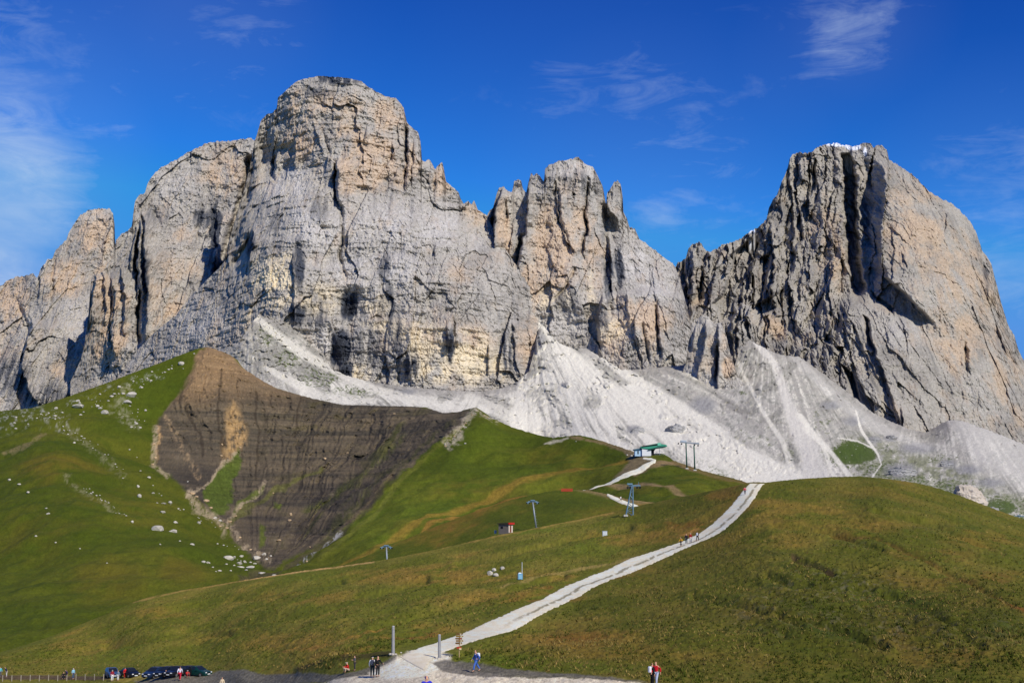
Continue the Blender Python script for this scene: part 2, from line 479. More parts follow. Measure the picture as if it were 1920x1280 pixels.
# second wall on the left
rock_sheet('mountain', 132, 560,
    [(132, 722), (150, 690), (158, 650), (166, 585), (171, 522), (178, 514), (194, 508), (203, 490), (213, 480), (217, 450), (228, 437), (238, 433), (247, 424), (250, 400), (253, 376), (260, 366), (272, 360),
     (277, 342), (290, 324), (302, 313), (318, 305), (336, 296), (352, 284), (374, 275), (385, 268), (404, 265), (430, 264), (445, 261), (470, 258), (478, 262), (490, 300), (560, 340)],
    [(132, 780), (560, 760)],
    [(132, 720, 1880), (170, 540, 1930), (250, 400, 2000), (330, 300, 2060), (470, 260, 2100), (560, 350, 2050), (560, 760, 1800), (300, 760, 1780), (132, 780, 1800), (230, 640, 1850), (350, 500, 1930), (430, 450, 2000)],
    [([(262, 415), (258, 500), (254, 560)], 55, 10), ([(252, 424), (247, 500)], 30, 6), ([(270, 400), (272, 500), (275, 640)], 42, 16),
     ([(208, 520), (210, 590), (216, 660)], 45, 9), ([(192, 515), (198, 600)], 20, 6), ([(230, 500), (236, 620)], 26, 8),
     ([(176, 514), (170, 560), (163, 610)], 30, 12), ([(408, 400), (404, 520)], 22, 16), ([(448, 300), (440, 400), (425, 480)], 14, 12, -1), ([(436, 280), (430, 350)], 10, 14, -1)],
    [([(258, 430), (256, 520), (262, 640)], 3.5, 40), ([(210, 530), (214, 640)], 3, 25), ([(290, 390), (300, 420)], 4, 14), ([(375, 380), (372, 450)], 4, 10), ([(470, 290), (440, 420), (405, 520), (370, 590)], 7, 45)],
    [(210, 600, 50, 90, .85), (190, 540, 30, 40, .8), (330, 500, 60, 70, .5), (420, 320, 60, 50, .75), (300, 560, 50, 60, .6), (320, 590, 40, 40, .8), (345, 450, 20, 30, .6), (200, 660, 40, 40, .8), (440, 420, 20, 60, .4)],
    [(405, 425, 16, 60, .95), (378, 410, 26, 22, .7), (270, 520, 14, 70, .7), (300, 400, 30, 20, .4), (400, 500, 12, 40, .8)], [], [(320, 340, 60, 50, .5)],
    'tall grey rounded wall with dark chimney clefts left of the highest summit', pillar=.85, jag=4, seed=12.0)

# main summit block
def fn3(px, py, wx, wy, X, Z):
    r = np.zeros(px.shape)
    # upper tower stands back above the sloping terrace
    edge = np.interp(px, [480, 520, 560, 610, 660, 720, 790, 860, 900], [300, 318, 325, 345, 372, 362, 372, 400, 420])
    dy = edge - wy
    r -= 50 * sstep(-70, 10, dy) * sstep(470, 500, px)
    r += 12 * sstep(10, 60, dy) * sstep(470, 500, px)
    # lower wall bulges, undercut foot
    r += 16 * sstep(470, 520, wy + 30 * fbm(X / 70, Z / 70, 5.5, 3)) * sstep(400, 480, px)
    r += 10 * sstep(600, 612, wy + 20 * fbm(X / 50, Z / 50, 6.5, 3)) * sstep(640, 760, px)
    # concave cave
    d = ((px - 650) / 26) ** 2 + ((py - 575) / 28) ** 2
    r -= 22 * np.exp(-d)
    return r
M3 = rock_sheet('mountain', 205, 1010,
    [(205, 724), (215, 714), (228, 697), (258, 655), (290, 622), (330, 590), (360, 552), (393, 519), (420, 492), (428, 455), (440, 415), (452, 375), (462, 340), (470, 305), (477, 265), (482, 252), (489, 226), (500, 214), (510, 211),
     (519, 204), (521, 183), (533, 172), (546, 160), (560, 150), (572, 147), (600, 142), (630, 144), (652, 146), (678, 152), (690, 162), (700, 168), (722, 180), (742, 184), (752, 194), (757, 203), (763, 229), (772, 238), (784, 248), (789, 268),
     (791, 300), (797, 303), (804, 297), (810, 306), (816, 318), (820, 311), (829, 303), (833, 320), (836, 339), (844, 346), (851, 352), (860, 360), (864, 372), (869, 381), (878, 376), (884, 384), (889, 375), (896, 392), (904, 398), (912, 402), (930, 440), (1010, 560)],
    [(205, 790), (360, 790), (480, 790), (1010, 800)],
    [(205, 720, 1720), (300, 620, 1740), (420, 492, 1720), (470, 320, 1800), (205, 790, 1600), (400, 700, 1560), (500, 600, 1530), (500, 460, 1590), (620, 700, 1510), (620, 480, 1570), (620, 360, 1620), (540, 170, 1730), (700, 170, 1740), (790, 270, 1740),
     (890, 380, 1720), (900, 720, 1530), (900, 560, 1570), (1010, 560, 1700), (1010, 790, 1530), (620, 790, 1470), (750, 560, 1545), (360, 640, 1640)],
    [([(634, 300), (630, 345), (634, 385)], 46, 20), ([(519, 285), (515, 325)], 34, 12), ([(511, 235), (508, 262)], 20, 10), ([(765, 235), (760, 300), (758, 350)], 26, 10),
     ([(735, 265), (734, 300)], 18, 14), ([(690, 235), (684, 260)], 16, 9), ([(775, 260), (770, 345)], 14, 8), ([(820, 320), (817, 370)], 10, 6),
     ([(475, 430), (470, 500)], 26, 10), ([(612, 590), (640, 660), (650, 705)], 20, 22, -1), ([(850, 590), (848, 650)], 30, 20, -1), ([(772, 590), (770, 660), (772, 700)], 18, 14, -1), ([(585, 230), (606, 290)], 10, 12),
     ([(815, 455), (812, 480)], 18, 10), ([(548, 470), (552, 600)], 14, 22), ([(555, 260), (550, 320)], 12, 10), ([(835, 600), (838, 640)], 12, 12), ([(960, 600), (975, 700)], 14, 12), ([(920, 640), (915, 700)], 16, 10)],
    [([(634, 372), (640, 420), (636, 480), (645, 520)], 3.5, 18), ([(517, 290), (514, 322)], 3, 22), ([(631, 305), (632, 375)], 4, 34), ([(470, 440), (455, 470), (440, 500)], 7, 30), ([(478, 280), (462, 380), (436, 470)], 5, 16),
     ([(762, 240), (759, 345)], 2.5, 18), ([(600, 240), (618, 290)], 3, 10), ([(736, 285), (735, 300)], 4, 14), ([(848, 598), (850, 625)], 4, 20), ([(620, 610), (625, 680)], 8, 10)],
    [(560, 270, 50, 50, .8), (620, 210, 80, 45, .7), (690, 300, 75, 70, 1), (730, 220, 50, 50, .9), (550, 195, 40, 30, .7), (760, 310, 40, 50, .8), (640, 250, 40, 50, .7), (680, 345, 60, 25, 1), (830, 340, 30, 40, .7), (890, 410, 40, 40, .6),
     (870, 500, 50, 30, .5), (880, 650, 60, 70, .7), (820, 620, 80, 60, .6), (990, 640, 30, 60, .8), (430, 620, 40, 50, .5), (720, 600, 60, 30, .5)],
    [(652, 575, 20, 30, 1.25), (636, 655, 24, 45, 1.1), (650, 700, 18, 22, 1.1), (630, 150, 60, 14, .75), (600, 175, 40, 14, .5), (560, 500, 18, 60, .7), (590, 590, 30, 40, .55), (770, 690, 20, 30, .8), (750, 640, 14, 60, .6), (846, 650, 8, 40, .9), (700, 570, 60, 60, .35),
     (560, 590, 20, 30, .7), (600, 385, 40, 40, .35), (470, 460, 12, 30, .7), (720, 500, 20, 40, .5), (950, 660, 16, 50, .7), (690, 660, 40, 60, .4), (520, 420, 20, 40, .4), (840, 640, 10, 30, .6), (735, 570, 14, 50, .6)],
    [(515, 530, 50, 55, 1.2), (540, 490, 30, 20, .8), (600, 560, 45, 35, .75), (470, 600, 20, 40, .6), (880, 670, 55, 60, 1.1), (800, 640, 50, 40, .8), (705, 570, 30, 25, .8), (750, 625, 30, 20, .8), (675, 700, 25, 20, .9), (820, 700, 60, 25, .95), (735, 610, 60, 14, .8), (930, 690, 30, 30, .9), (800, 690, 40, 30, .8)],
    [(540, 350, 60, 40, .9), (620, 420, 120, 60, .8), (780, 420, 120, 50, .8), (700, 510, 120, 50, .7), (600, 640, 40, 30, .7), (860, 440, 60, 40, .7), (370, 600, 60, 40, .6)],
    'highest grey and tan block summit with a flat dark cap, centre left of the picture', pillar=.42, jag=2.6, seed=23.0, fn=fn3, ledge=2.8, crack=.8)

# the five towers
def fn4(px, py, wx, wy, X, Z):
    r = np.zeros(px.shape)
    # main tower bulging forward
    r += 30 * np.exp(-((wx - 1075) / 60) ** 2) * sstep(300, 340, py) * (1 - sstep(560, 620, wy))
    # right lower cliff
    edge = np.interp(px, [1110, 1130, 1180, 1240, 1300], [600, 548, 540, 535, 560])
    r += 34 * sstep(0, 14, wy - edge) * sstep(1118, 1126, wx)
    # ramp recess between
    r -= 26 * np.exp(-((wx - 1142 - (wy - 400) * .1) / 12) ** 2) * sstep(370, 420, py) * (1 - sstep(560, 600, py))
    return r
def col4(c, px, py, X, Z):
    s_ = poly_sd(px + 5 * fbm(X / 20, Z / 20, 1.2, 3), py, [(1006, 600), (1014, 598), (1046, 640), (1070, 700), (985, 720), (998, 660)])
    return mixc(c, lin(222, 218, 208), (1 - sstep(-6, 3, s_)) * sstep(-.5, .1, fbm(X / 7, Z / 9, 3.2, 3)) * .85)
rock_sheet('mountain', 880, 1345,
    [(880, 520), (905, 430), (915, 398), (924, 388), (930, 368), (936, 350), (944, 348), (950, 356), (960, 359), (964, 339), (970, 336), (977, 337), (981, 355), (987, 359), (991, 340), (996, 324), (1001, 328), (1006, 322), (1013, 330), (1020, 340), (1022, 314), (1030, 308), (1040, 305),
     (1050, 300), (1066, 299), (1080, 294), (1087, 296), (1098, 307), (1112, 312), (1119, 325), (1130, 349), (1134, 370), (1137, 384), (1138, 362), (1146, 350), (1152, 340), (1158, 337), (1164, 346), (1168, 372), (1168, 396), (1176, 410), (1180, 424), (1186, 428), (1190, 426),
     (1198, 446), (1215, 458), (1232, 471), (1248, 484), (1265, 496), (1274, 520), (1284, 560), (1296, 610), (1310, 640), (1345, 720)],
    [(880, 800), (1345, 790)],
    [(880, 520, 1720), (940, 350, 1800), (1080, 300, 1800), (1130, 350, 1830), (1160, 345, 1840), (1200, 446, 1820), (1265, 496, 1800), (1345, 720, 1660), (1345, 790, 1620), (880, 800, 1560), (1080, 560, 1690), (1080, 660, 1640), (1200, 700, 1600), (1200, 600, 1640), (960, 600, 1640), (960, 480, 1730), (1250, 560, 1700)],
    [([(940, 355), (928, 390), (924, 470)], 60, 24), ([(992, 345), (986, 380), (984, 430)], 44, 16), ([(984, 430), (974, 480), (965, 525)], 40, 22), ([(1140, 368), (1146, 395), (1158, 412)], 34, 10), ([(1148, 350), (1152, 400)], 10, 6),
     ([(1140, 440), (1144, 500), (1150, 552)], 30, 20), ([(1119, 603), (1118, 632)], 26, 10), ([(1100, 330), (1102, 420), (1098, 470)], 18, 12), ([(1042, 340), (1046, 400), (1062, 450), (1080, 470)], 24, 16, 1), ([(1234, 590), (1232, 670)], 18, 14), ([(1190, 590), (1192, 640)], 16, 14),
     ([(1022, 315), (1023, 345)], 12, 10), ([(1174, 540), (1180, 600)], 14, 10), ([(1222, 500), (1234, 600)], 10, 16)],
    [([(976, 440), (968, 520)], 4, 36), ([(1102, 330), (1100, 420), (1094, 480)], 3.5, 20), ([(1044, 345), (1050, 410), (1070, 460)], 3, 18), ([(1084, 490), (1060, 540), (1040, 560)], 4, 12), ([(1232, 560), (1234, 670)], 2.5, 20), ([(1146, 555), (1148, 590)], 5, 20), ([(1206, 600), (1214, 680)], 2.5, 10), ([(950, 370), (948, 420)], 2.5, 14),
     ([(1136, 384), (1134, 440), (1138, 520)], 5, 26), ([(925, 400), (923, 440)], 5, 20)],
    [(1040, 460, 60, 110, 1.1), (1000, 530, 40, 60, 1), (945, 440, 18, 90, .95), (1090, 430, 30, 60, .8), (1110, 500, 30, 80, .8), (1190, 600, 80, 60, .95), (1150, 640, 40, 40, .9), (1070, 370, 40, 50, .6), (1250, 610, 30, 60, .6), (920, 440, 10, 40, .7)],
    [(1160, 500, 14, 50, .8), (1075, 340, 30, 30, .45), (1060, 560, 26, 30, .5), (1142, 520, 12, 50, .8), (925, 410, 8, 40, .8), (1130, 600, 16, 30, .5), (1118, 340, 10, 30, .4), (960, 660, 20, 60, .45)],  # narrow dark blob at far left paints the spire's shaded side into the colour
    [(1040, 560, 40, 25, .7), (1110, 540, 12, 40, .7), (1150, 620, 40, 30, .6)],
    [(1200, 490, 60, 40, .9), (1080, 320, 50, 20, .7), (1230, 540, 50, 30, .6), (980, 620, 60, 40, .7), (1050, 610, 60, 30, .6)],
    'group of thin jagged rock towers with a leaning needle, between the two big summits', pillar=.62, jag=4.0, seed=35.0, fn=fn4, crack=.9, ledge=1.5, colfn=col4)

# the right-hand massif
def fn5(px, py, wx, wy, X, Z):
    r = np.zeros(px.shape)
    # great right wall: convex pillar that rises from the central couloir
    g = np.interp(py, [270, 300, 380, 450, 520, 560, 600, 700, 800], [1620, 1640, 1655, 1640, 1655, 1700, 1740, 1790, 1800])
    d = wx - g
    r += 55 * sstep(-2, 10, d) * np.exp(-np.clip(d, 0, None) / 190) * sstep(290, 330, py) * (1 - sstep(540, 640, py))
    # couloir floor far back
    c = np.interp(py, [270, 330, 400, 470, 540, 580], [1585, 1592, 1594, 1600, 1612, 1618])
    r -= 105 * np.exp(-((wx - c) / 11) ** 4) * sstep(285, 300, py) * (1 - sstep(535, 562, wy))
    c2 = np.interp(py, [270, 330, 400, 470, 560], [1622, 1626, 1622, 1630, 1640])
    r -= 42 * np.exp(-((wx - c2) / 14) ** 2) * sstep(285, 320, py) * (1 - sstep(520, 580, wy))
    r += (4.5 * ridged((wx + .1 * wy) / 17, wy / 130, 7.7, 4) + 3 * fbm(wx / 9, wy / 50, 8.8, 3)) * sstep(1660, 1700, px)
    # lower buttress in front of the couloir
    b = np.interp(px, [1480, 1540, 1600, 1650, 1700, 1760, 1820], [640, 560, 545, 560, 590, 660, 760])
    r += 42 * sstep(-6, 30, wy - b) * sstep(1470, 1540, px) * (1 - sstep(1700, 1800, px))
    # left ridge: ragged fins, each with a shaded left side
    for cx, cyt, P_, W_, sl in ((1448, 420, 46, 22, .02), (1412, 470, 40, 12, -.05), (1482, 330, 26, 20, .05), (1394, 500, 44, 12, -.06),
                             (1352, 470, 36, 24, -.28), (1434, 590, 40, 22, .03), (1376, 560, 30, 10, .0), (1300, 470, 34, 16, -.05)):
        dd = wx - (cx + sl * (py - cyt)) - 8 * fbm(Z / 26, cx, 0, 3)
        r += P_ * np.exp(-np.clip(dd, 0, None) / W_) * sstep(-1.5, 1.5, dd) * sstep(cyt - 10, cyt + 24, py) * (1 - sstep(cyt + 130, cyt + 190, wy))
    r += 30 * blocks((wx + .10 * wy) / 24, wy / 110, 3, 2.2, .6) * (1 - sstep(1640, 1700, px)) * (1 - sstep(600, 640, wy)) * (1 - np.exp(-((wx - c) / 24) ** 4))
    r += 14 * blocks((wx - .42 * (wy - 600)) / 26, wy / 90, 8, 2.0, .6) * sstep(560, 620, wy) * (1 - sstep(1680, 1760, px))
    lf = (1 - sstep(1590, 1640, px)) * (1 - np.exp(-((wx - c) / 20) ** 4))
    r += lf * (20 * blocks(wx / 17, wy / 60, 5, 2.4, .8) + 9 * blocks(wx / 8, wy / 24, 6, 2.0, .8) + 6 * ridged(wx / 14, wy / 60, 2.9, 3))
    for dp, pg in ((60, [(1369, 477), (1410, 446), (1425, 456), (1410, 508), (1415, 529), (1413, 580), (1389, 570), (1374, 601), (1353, 603), (1343, 580), (1333, 570), (1353, 549), (1364, 518), (1361, 487)]),
                   (40, [(1271, 493), (1281, 487), (1288, 529), (1279, 532)]), (40, [(1292, 570), (1317, 518), (1317, 560), (1297, 585)]), (34, [(1289, 616), (1310, 614), (1312, 642)]),
                   (34, [(1500, 395), (1507, 446), (1489, 466), (1490, 430)]), (36, [(1477, 472), (1495, 475), (1484, 515), (1470, 520)]), (34, [(1415, 572), (1470, 541), (1466, 575), (1430, 590)]),
                   (40, [(1632, 544), (1675, 578), (1675, 592), (1642, 562)]), (44, [(1578, 680), (1600, 700), (1614, 752), (1601, 747)]), (30, [(1512, 330), (1530, 300), (1532, 350), (1518, 372)]),
                   (30, [(1545, 640), (1560, 600), (1562, 650)]), (36, [(1430, 480), (1446, 470), (1440, 530), (1428, 560)]), (34, [(1618, 590), (1630, 600), (1640, 660), (1628, 650)])):
        sdp = poly_sd(wx * .6 + px * .4, wy * .6 + py * .4, pg)
        r -= dp * (1 - sstep(-5, 2, sdp))
    # raking ribs on the lower left part
    t = (wx * .93 + wy * -.34)
    r += 8 * ridged(t / 26, wy / 150, 3.7, 3) * sstep(480, 560, py) * (1 - sstep(1720, 1800, px))
    for (x0, y0, x1, y1, dp, w) in ((1575, 560, 1640, 700, 16, 12), (1622, 600, 1690, 800, 26, 10), (1540, 600, 1580, 700, 12, 10)):
        l = x0 + (wy - y0) * (x1 - x0) / (y1 - y0)
        dd = wx - l
        r += dp * np.exp(-np.clip(dd, 0, None) / (w * 2.4)) * sstep(-1.5, 2, dd) * sstep(y0 - 10, y0 + 20, py) * (1 - sstep(y1 - 20, y1 + 20, py))
    return r
def col5(c, px, py, X, Z):
    c = c * (.88 * np.array([1, .995, .97], np.float32))
    sn = blob(px, py, [(1570, 271, 26, 5, 1.2), (1600, 276, 18, 7, 1.2), (1622, 285, 5, 12, .8), (1412, 434, 10, 5, 1)])
    return mixc(c, (.8, .82, .86), sstep(.35, .7, sn + .3 * fbm(X / 5, Z / 5, 2.2, 3)))
rock_sheet('mountain', 1236, 2130,
    [(1236, 560), (1262, 505), (1271, 492), (1278, 488), (1286, 482), (1290, 466), (1297, 456), (1304, 455), (1311, 450), (1317, 460), (1322, 467), (1330, 472), (1344, 464), (1359, 456), (1375, 452), (1390, 446), (1400, 437), (1411, 431), (1424, 424), (1437, 409), (1441, 392), (1447, 378), (1456, 366), (1463, 347),
     (1470, 330), (1476, 316), (1480, 298), (1486, 289), (1498, 284), (1512, 286), (1522, 283), (1530, 276), (1541, 272), (1556, 268), (1571, 268), (1586, 271), (1601, 273), (1613, 270), (1624, 266), (1633, 268), (1638, 276), (1643, 271), (1654, 271), (1663, 280), (1667, 298), (1680, 306), (1695, 315), (1708, 324), (1720, 334), (1732, 348), (1746, 360), (1760, 369),
     (1776, 376), (1792, 386), (1808, 401), (1819, 415), (1829, 431), (1836, 450), (1841, 468), (1850, 478), (1859, 494), (1864, 514), (1870, 534), (1877, 566), (1885, 590), (1892, 612), (1902, 628), (1908, 650), (1916, 668), (1925, 680), (1960, 750), (2130, 900)],
    [(1236, 780), (1500, 800), (1700, 860), (1800, 880), (2130, 960)],
    [(1236, 560, 1950), (1310, 452, 2000), (1410, 432, 2080), (1480, 300, 2160), (1570, 268, 2220), (1664, 280, 2180), (1776, 376, 2120), (1840, 468, 2080), (1885, 590, 2000), (1925, 680, 1940), (2130, 900, 1800), (2130, 960, 1650), (1900, 880, 1660), (1750, 860, 1610), (1600, 780, 1640), (1400, 780, 1640), (1236, 780, 1640),
     (1300, 620, 1790), (1420, 620, 1830), (1540, 560, 1900), (1600, 640, 1790), (1750, 560, 1860), (1750, 440, 1990), (1850, 700, 1790), (1700, 720, 1720), (1540, 400, 2080)],
    [([(1640, 275), (1636, 300), (1630, 350)], 30, 16), ([(1862, 480), (1866, 560)], 18, 20, -1), ([(1812, 640), (1816, 700)], 24, 10, 1), ([(1524, 285), (1520, 330)], 20, 10), ([(1780, 390), (1770, 440)], 10, 12), ([(1600, 278), (1598, 320)], 20, 10), ([(1688, 470), (1700, 500)], 14, 14), ([(1868, 600), (1885, 660)], 14, 12),
     ([(1690, 760), (1695, 810)], 18, 14)],
    [([(1812, 640), (1818, 700)], 3, 26), ([(1300, 500), (1290, 560)], 6, 20), ([(1640, 450), (1650, 500)], 5, 16), ([(1596, 285), (1592, 330)], 5, 16), ([(1845, 470), (1848, 520)], 4, 8)],
    [(1790, 520, 90, 90, .75), (1840, 560, 50, 90, .7), (1720, 440, 70, 70, 1.1), (1700, 380, 50, 50, .7), (1560, 470, 40, 80, .75), (1800, 640, 60, 70, .95), (1760, 600, 50, 50, .6), (1880, 700, 40, 80, .7), (1860, 600, 30, 80, .6), (1450, 620, 30, 30, .9), (1590, 330, 20, 30, .4), (1700, 480, 30, 30, .9), (1310, 560, 30, 40, .6), (1540, 420, 30, 40, .5), (1740, 350, 50, 30, .5), (1780, 460, 60, 40, .5), (1900, 780, 40, 40, .6)],
    [(1850, 520, 8, 40, .5), (1600, 420, 14, 100, .7), (1625, 400, 14, 80, .6), (1640, 700, 30, 50, .3)], [],  # the two tall dark blobs paint the couloir's shadow into the rock colour
    [(1780, 560, 60, 60, .5), (1700, 620, 60, 40, .5), (1850, 740, 60, 60, .4), (1400, 600, 40, 40, .5)],
    'broad right-hand massif split by a black central couloir, snow specks on its top', pillar=.62, jag=5.0, seed=47.0, fn=fn5, colfn=col5, crack=.75, tilt=.12, bmask=lambda x, y: 1 - .62 * blob(x, y, [(1760, 480, 130, 220, 1), (1800, 680, 130, 170, 1), (1870, 760, 100, 120, 1)]))

rock_sheet('crag_wall', 1262, 1412,
    [(1262, 735), (1278, 705), (1286, 680), (1291, 640), (1297, 604), (1306, 597), (1318, 589), (1330, 595), (1340, 606), (1352, 604), (1360, 622), (1370, 664), (1382, 700), (1394, 716), (1412, 745)],
    [(1262, 770), (1412, 790)],
    [(1262, 735, 1470), (1300, 600, 1500), (1330, 595, 1500), (1370, 664, 1470), (1412, 745, 1440), (1262, 770, 1450), (1412, 790, 1410), (1340, 760, 1425), (1330, 680, 1465)],
    [([(1322, 600), (1318, 660), (1310, 700)], 22, 8), ([(1347, 610), (1346, 680), (1344, 720)], 22, 8), ([(1300, 610), (1296, 650)], 14, 10)], [([(1344, 640), (1342, 715)], 2.5, 14)],
    [(1365, 690, 14, 30, 1), (1330, 640, 10, 30, .6), (1356, 640, 10, 30, .6)], [(1345, 690, 5, 30, .7)], [], [(1300, 700, 20, 20, .5)],
    'row of short rock pinnacles standing at the head of the right-hand scree', pillar=.35, jag=4, seed=61.0, blocky=.5, back=(10, 30, 60), res=1.2)

# ================================================================ SCREE
SCREE_TOP = [(330, 700), (365, 668), (385, 652), (420, 652), (450, 640), (470, 606), (484, 590), (505, 592), (530, 602), (562, 612), (590, 634), (604, 655), (620, 690), (655, 705), (700, 716), (760, 724), (830, 730), (905, 733), (940, 727), (975, 712), (992, 694), (1002, 655), (1009, 618),
             (1016, 607), (1028, 622), (1048, 642), (1075, 652), (1100, 652), (1125, 668), (1165, 692), (1195, 692), (1240, 687), (1280, 684), (1296, 672), (1330, 716), (1362, 722), (1376, 690), (1388, 650), (1404, 636), (1430, 650), (1462, 664), (1500, 668), (1530, 690), (1560, 712),
             (1600, 742), (1640, 775), (1700, 802), (1735, 810), (1758, 797), (1780, 786), (1805, 788), (1850, 804), (1920, 832), (2130, 920)]
S_T = TPS([(330, 700, 1480), (385, 652, 1480), (480, 590, 1475), (620, 690, 1440), (760, 724, 1440), (905, 733, 1450), (1012, 608, 1640), (1100, 652, 1570), (1240, 687, 1530), (1300, 690, 1500), (1350, 715, 1500), (1404, 636, 1690), (1530, 690, 1660), (1640, 775, 1570),
           (1740, 810, 1565), (1780, 786, 1590), (1920, 832, 1550), (2130, 920, 1450), (1000, 960, 700), (1200, 960, 660), (1450, 960, 640), (1700, 960, 640), (1700, 1100, 450), (2130, 1100, 450), (1000, 860, 1050), (1100, 800, 1150), (1250, 850, 960), (1450, 890, 850),
           (1400, 780, 1210), (1550, 850, 1000), (1700, 880, 900), (1850, 900, 880), (1850, 850, 1200), (640, 757, 1200), (540, 690, 1330), (760, 755, 1230), (330, 820, 1000), (640, 830, 1000), (900, 800, 1050), (1920, 960, 700)])
def fan(px, py, ax, ay):
    return np.arctan2(px - ax, py - ay), np.hypot(px - ax, py - ay)
def scree():
    px, py = columns(330, 2130, 1.5, SCREE_TOP, [(330, 800), (900, 810), (1000, 960), (1500, 970), (1700, 1000), (1900, 1060), (2130, 1100)], 1.6, 3.0, 7.0, 3.0)
    Y = S_T(px, py)
    B = to_world(px, py, Y); X, Yw, Z = B[..., 0], B[..., 1], B[..., 2]
    w = fbm(px / 60, py / 60, 1.5, 4)
    # fans: pale chutes between rougher, partly grassed ribs
    regs = [(470, 560, 1, lambda: 1 - sstep(820, 900, px)), (985, 560, 1, lambda: sstep(820, 900, px) * (1 - sstep(1290, 1400, px - (py - 700) * .9))),
            (1440, 560, 1, lambda: sstep(1290, 1400, px - (py - 700) * .9) * (1 - sstep(1640, 1720, px))), (1740, 640, 1, lambda: sstep(1640, 1720, px))]
    streak = np.zeros(px.shape); gul = np.zeros(px.shape)
    for i, (ax, ay, s, mf) in enumerate(regs):
        th, rr = fan(px, py, ax, ay)
        m = mf()
        streak += m * (fbm(th * 26 + w * .5, rr / 130, i * 7.7, 5, .62))
        gul += m * ridged(th * 13 + w * .8, rr / 300, i * 5.1, 3)
    fine = fbm(px / 3.2, py / 2.6, 5.5, 3, .6)
    # relief
    rough = sstep(.0, .4, fbm(px / 70 + w, py / 60, 8.8, 4) + .25 * (1 - sstep(640, 760, py)))
    # knobs of rock
    KN = [(1195, 805, 16, 10), (1265, 800, 26, 14), (1180, 640, 20, 8), (1080, 648, 10, 6), (1060, 720, 9, 5), (1140, 722, 10, 5), (1560, 760, 22, 9), (1690, 882, 36, 16), (1780, 870, 20, 10), (1640, 824, 18, 7), (1670, 822, 16, 7), (1300, 820, 20, 14), (760, 735, 24, 8), (1250, 780, 10, 6),
          (1600, 790, 24, 10), (1720, 840, 40, 12), (1860, 905, 30, 10), (1820, 880, 30, 10), (1010, 640, 14, 20), (1320, 760, 30, 20), (1345, 690, 14, 40)]
    kn = blob(px + w * 8, py + fine * 3, [(a, b, c_, d_, 1.0) for a, b, c_, d_ in KN])
    gullyL = 0
    rel = 5.0 * gul + 2.6 * streak + 5 * rough * fbm(px / 9, py / 6, 2.9, 4, .6) + 1.1 * fine + 12 * kn * (1 + .5 * fbm(px / 5, py / 5, 9.1, 3)) + 2.2 * blocks(px / 8, py / 6, 4) * (1 + 2.5 * sstep(-.1, .3, rough - .2))
    P = to_world(px, py, Y - rel * (Y / 1300))
    white = lin(232, 226, 208); mid = lin(182, 177, 163); dk = lin(124, 122, 112); cream = lin(222, 212, 190); gr = lin(98, 106, 62); gr2 = lin(74, 92, 34)
    core = poly_sd(px + w * 20, py + w * 12, [(1008, 600), (1040, 640), (1110, 650), (1190, 700), (1300, 780), (1420, 850), (1540, 930), (1480, 970), (1000, 970), (940, 800), (860, 770), (620, 740), (620, 715), (900, 740), (970, 720)])
    cm = 1 - sstep(-20, 30, core)
    rgh = blocks(px / 9, py / 6, 4) + .6 * blocks(px / 4.2, py / 3.2, 6)
    c = mixc(mid, white, sstep(-.30, .22, streak + .2 * fine + .35 * cm - .12 + .15 * rgh))
    c = mixc(c, lin(158, 152, 143), (1 - cm) * sstep(.0, .5, rgh + .4 * w) * .7)
    c = mixc(c, lin(120, 122, 112), (1 - cm) * sstep(.3, .7, -rgh + .4 * fbm(px / 24, py / 18, 6.6, 3)) * .55)
    c = mixc(c, dk, sstep(.1, .5, rough * (.6 + .5 * fine) + .3 * fbm(px / 5, py / 5, 3.3, 4)) * .55)
    # pale runs
    def run(line, wd, col, s):
        nonlocal c
        d, t = line_d(px + w * 6, py + w * 4, line)
        wdv = np.interp(t, np.linspace(0, 1, len(line)), [p[2] for p in line]) if len(line[0]) > 2 else wd
        c = mixc(c, np.asarray(col) * (1 + .07 * fine[..., None]), s * (1 - sstep(wdv * .55, wdv * 1.15, d + 3 * streak)))
    c = mixc(c, lin(150, 147, 138), sstep(.15, .5, fbm(px / 4.2 + w, py / 3.0, 15.5, 3, .6) * .7 + .6 * fbm(px / 40, py / 22, 9.5, 3)) * .5 * (1 - .5 * cm))
    c = mixc(c, lin(160, 156, 146), sstep(.1, .5, -streak + .3 * w) * .45)
    rib = np.zeros(px.shape)
    for i, (ax, ay, s, mf) in enumerate(regs):
        th, rr = fan(px, py, ax, ay)
        rib += mf() * fbm(th * 34 + w * .7, rr / 210, 31 + i * 3.3, 4, .6)
    c = mixc(c, lin(138, 135, 124) * (1 + .45 * rgh[..., None]), sstep(.08, .34, rib + .12 * fine) * .62 * (1 - .35 * cm))
    c = mixc(c, lin(112, 110, 100), sstep(.30, .5, rib + .3 * fine) * .6)
    topd = py - np.interp(px, *np.array(SCREE_TOP).T)
    c = mixc(c, lin(162, 157, 147) * (1 + .3 * rgh[..., None]), (1 - sstep(2, 26, topd + 14 * fbm(px / 10, py / 10, 3.1, 3))) * .8)
    lowr = poly_sd(px + w * 30, py + w * 14, [(1545, 850), (1560, 815), (1640, 812), (1700, 838), (1770, 850), (1850, 895), (1960, 945), (2130, 980), (2130, 1120), (1560, 1120), (1600, 900)])
    c = mixc(c, lin(128, 130, 98) * (1 + .5 * rgh[..., None]), (1 - sstep(-24, 10, lowr)) * sstep(-.45, .15, fbm(px / 13, py / 8, 21.5, 4, .65) - .1) * .85)
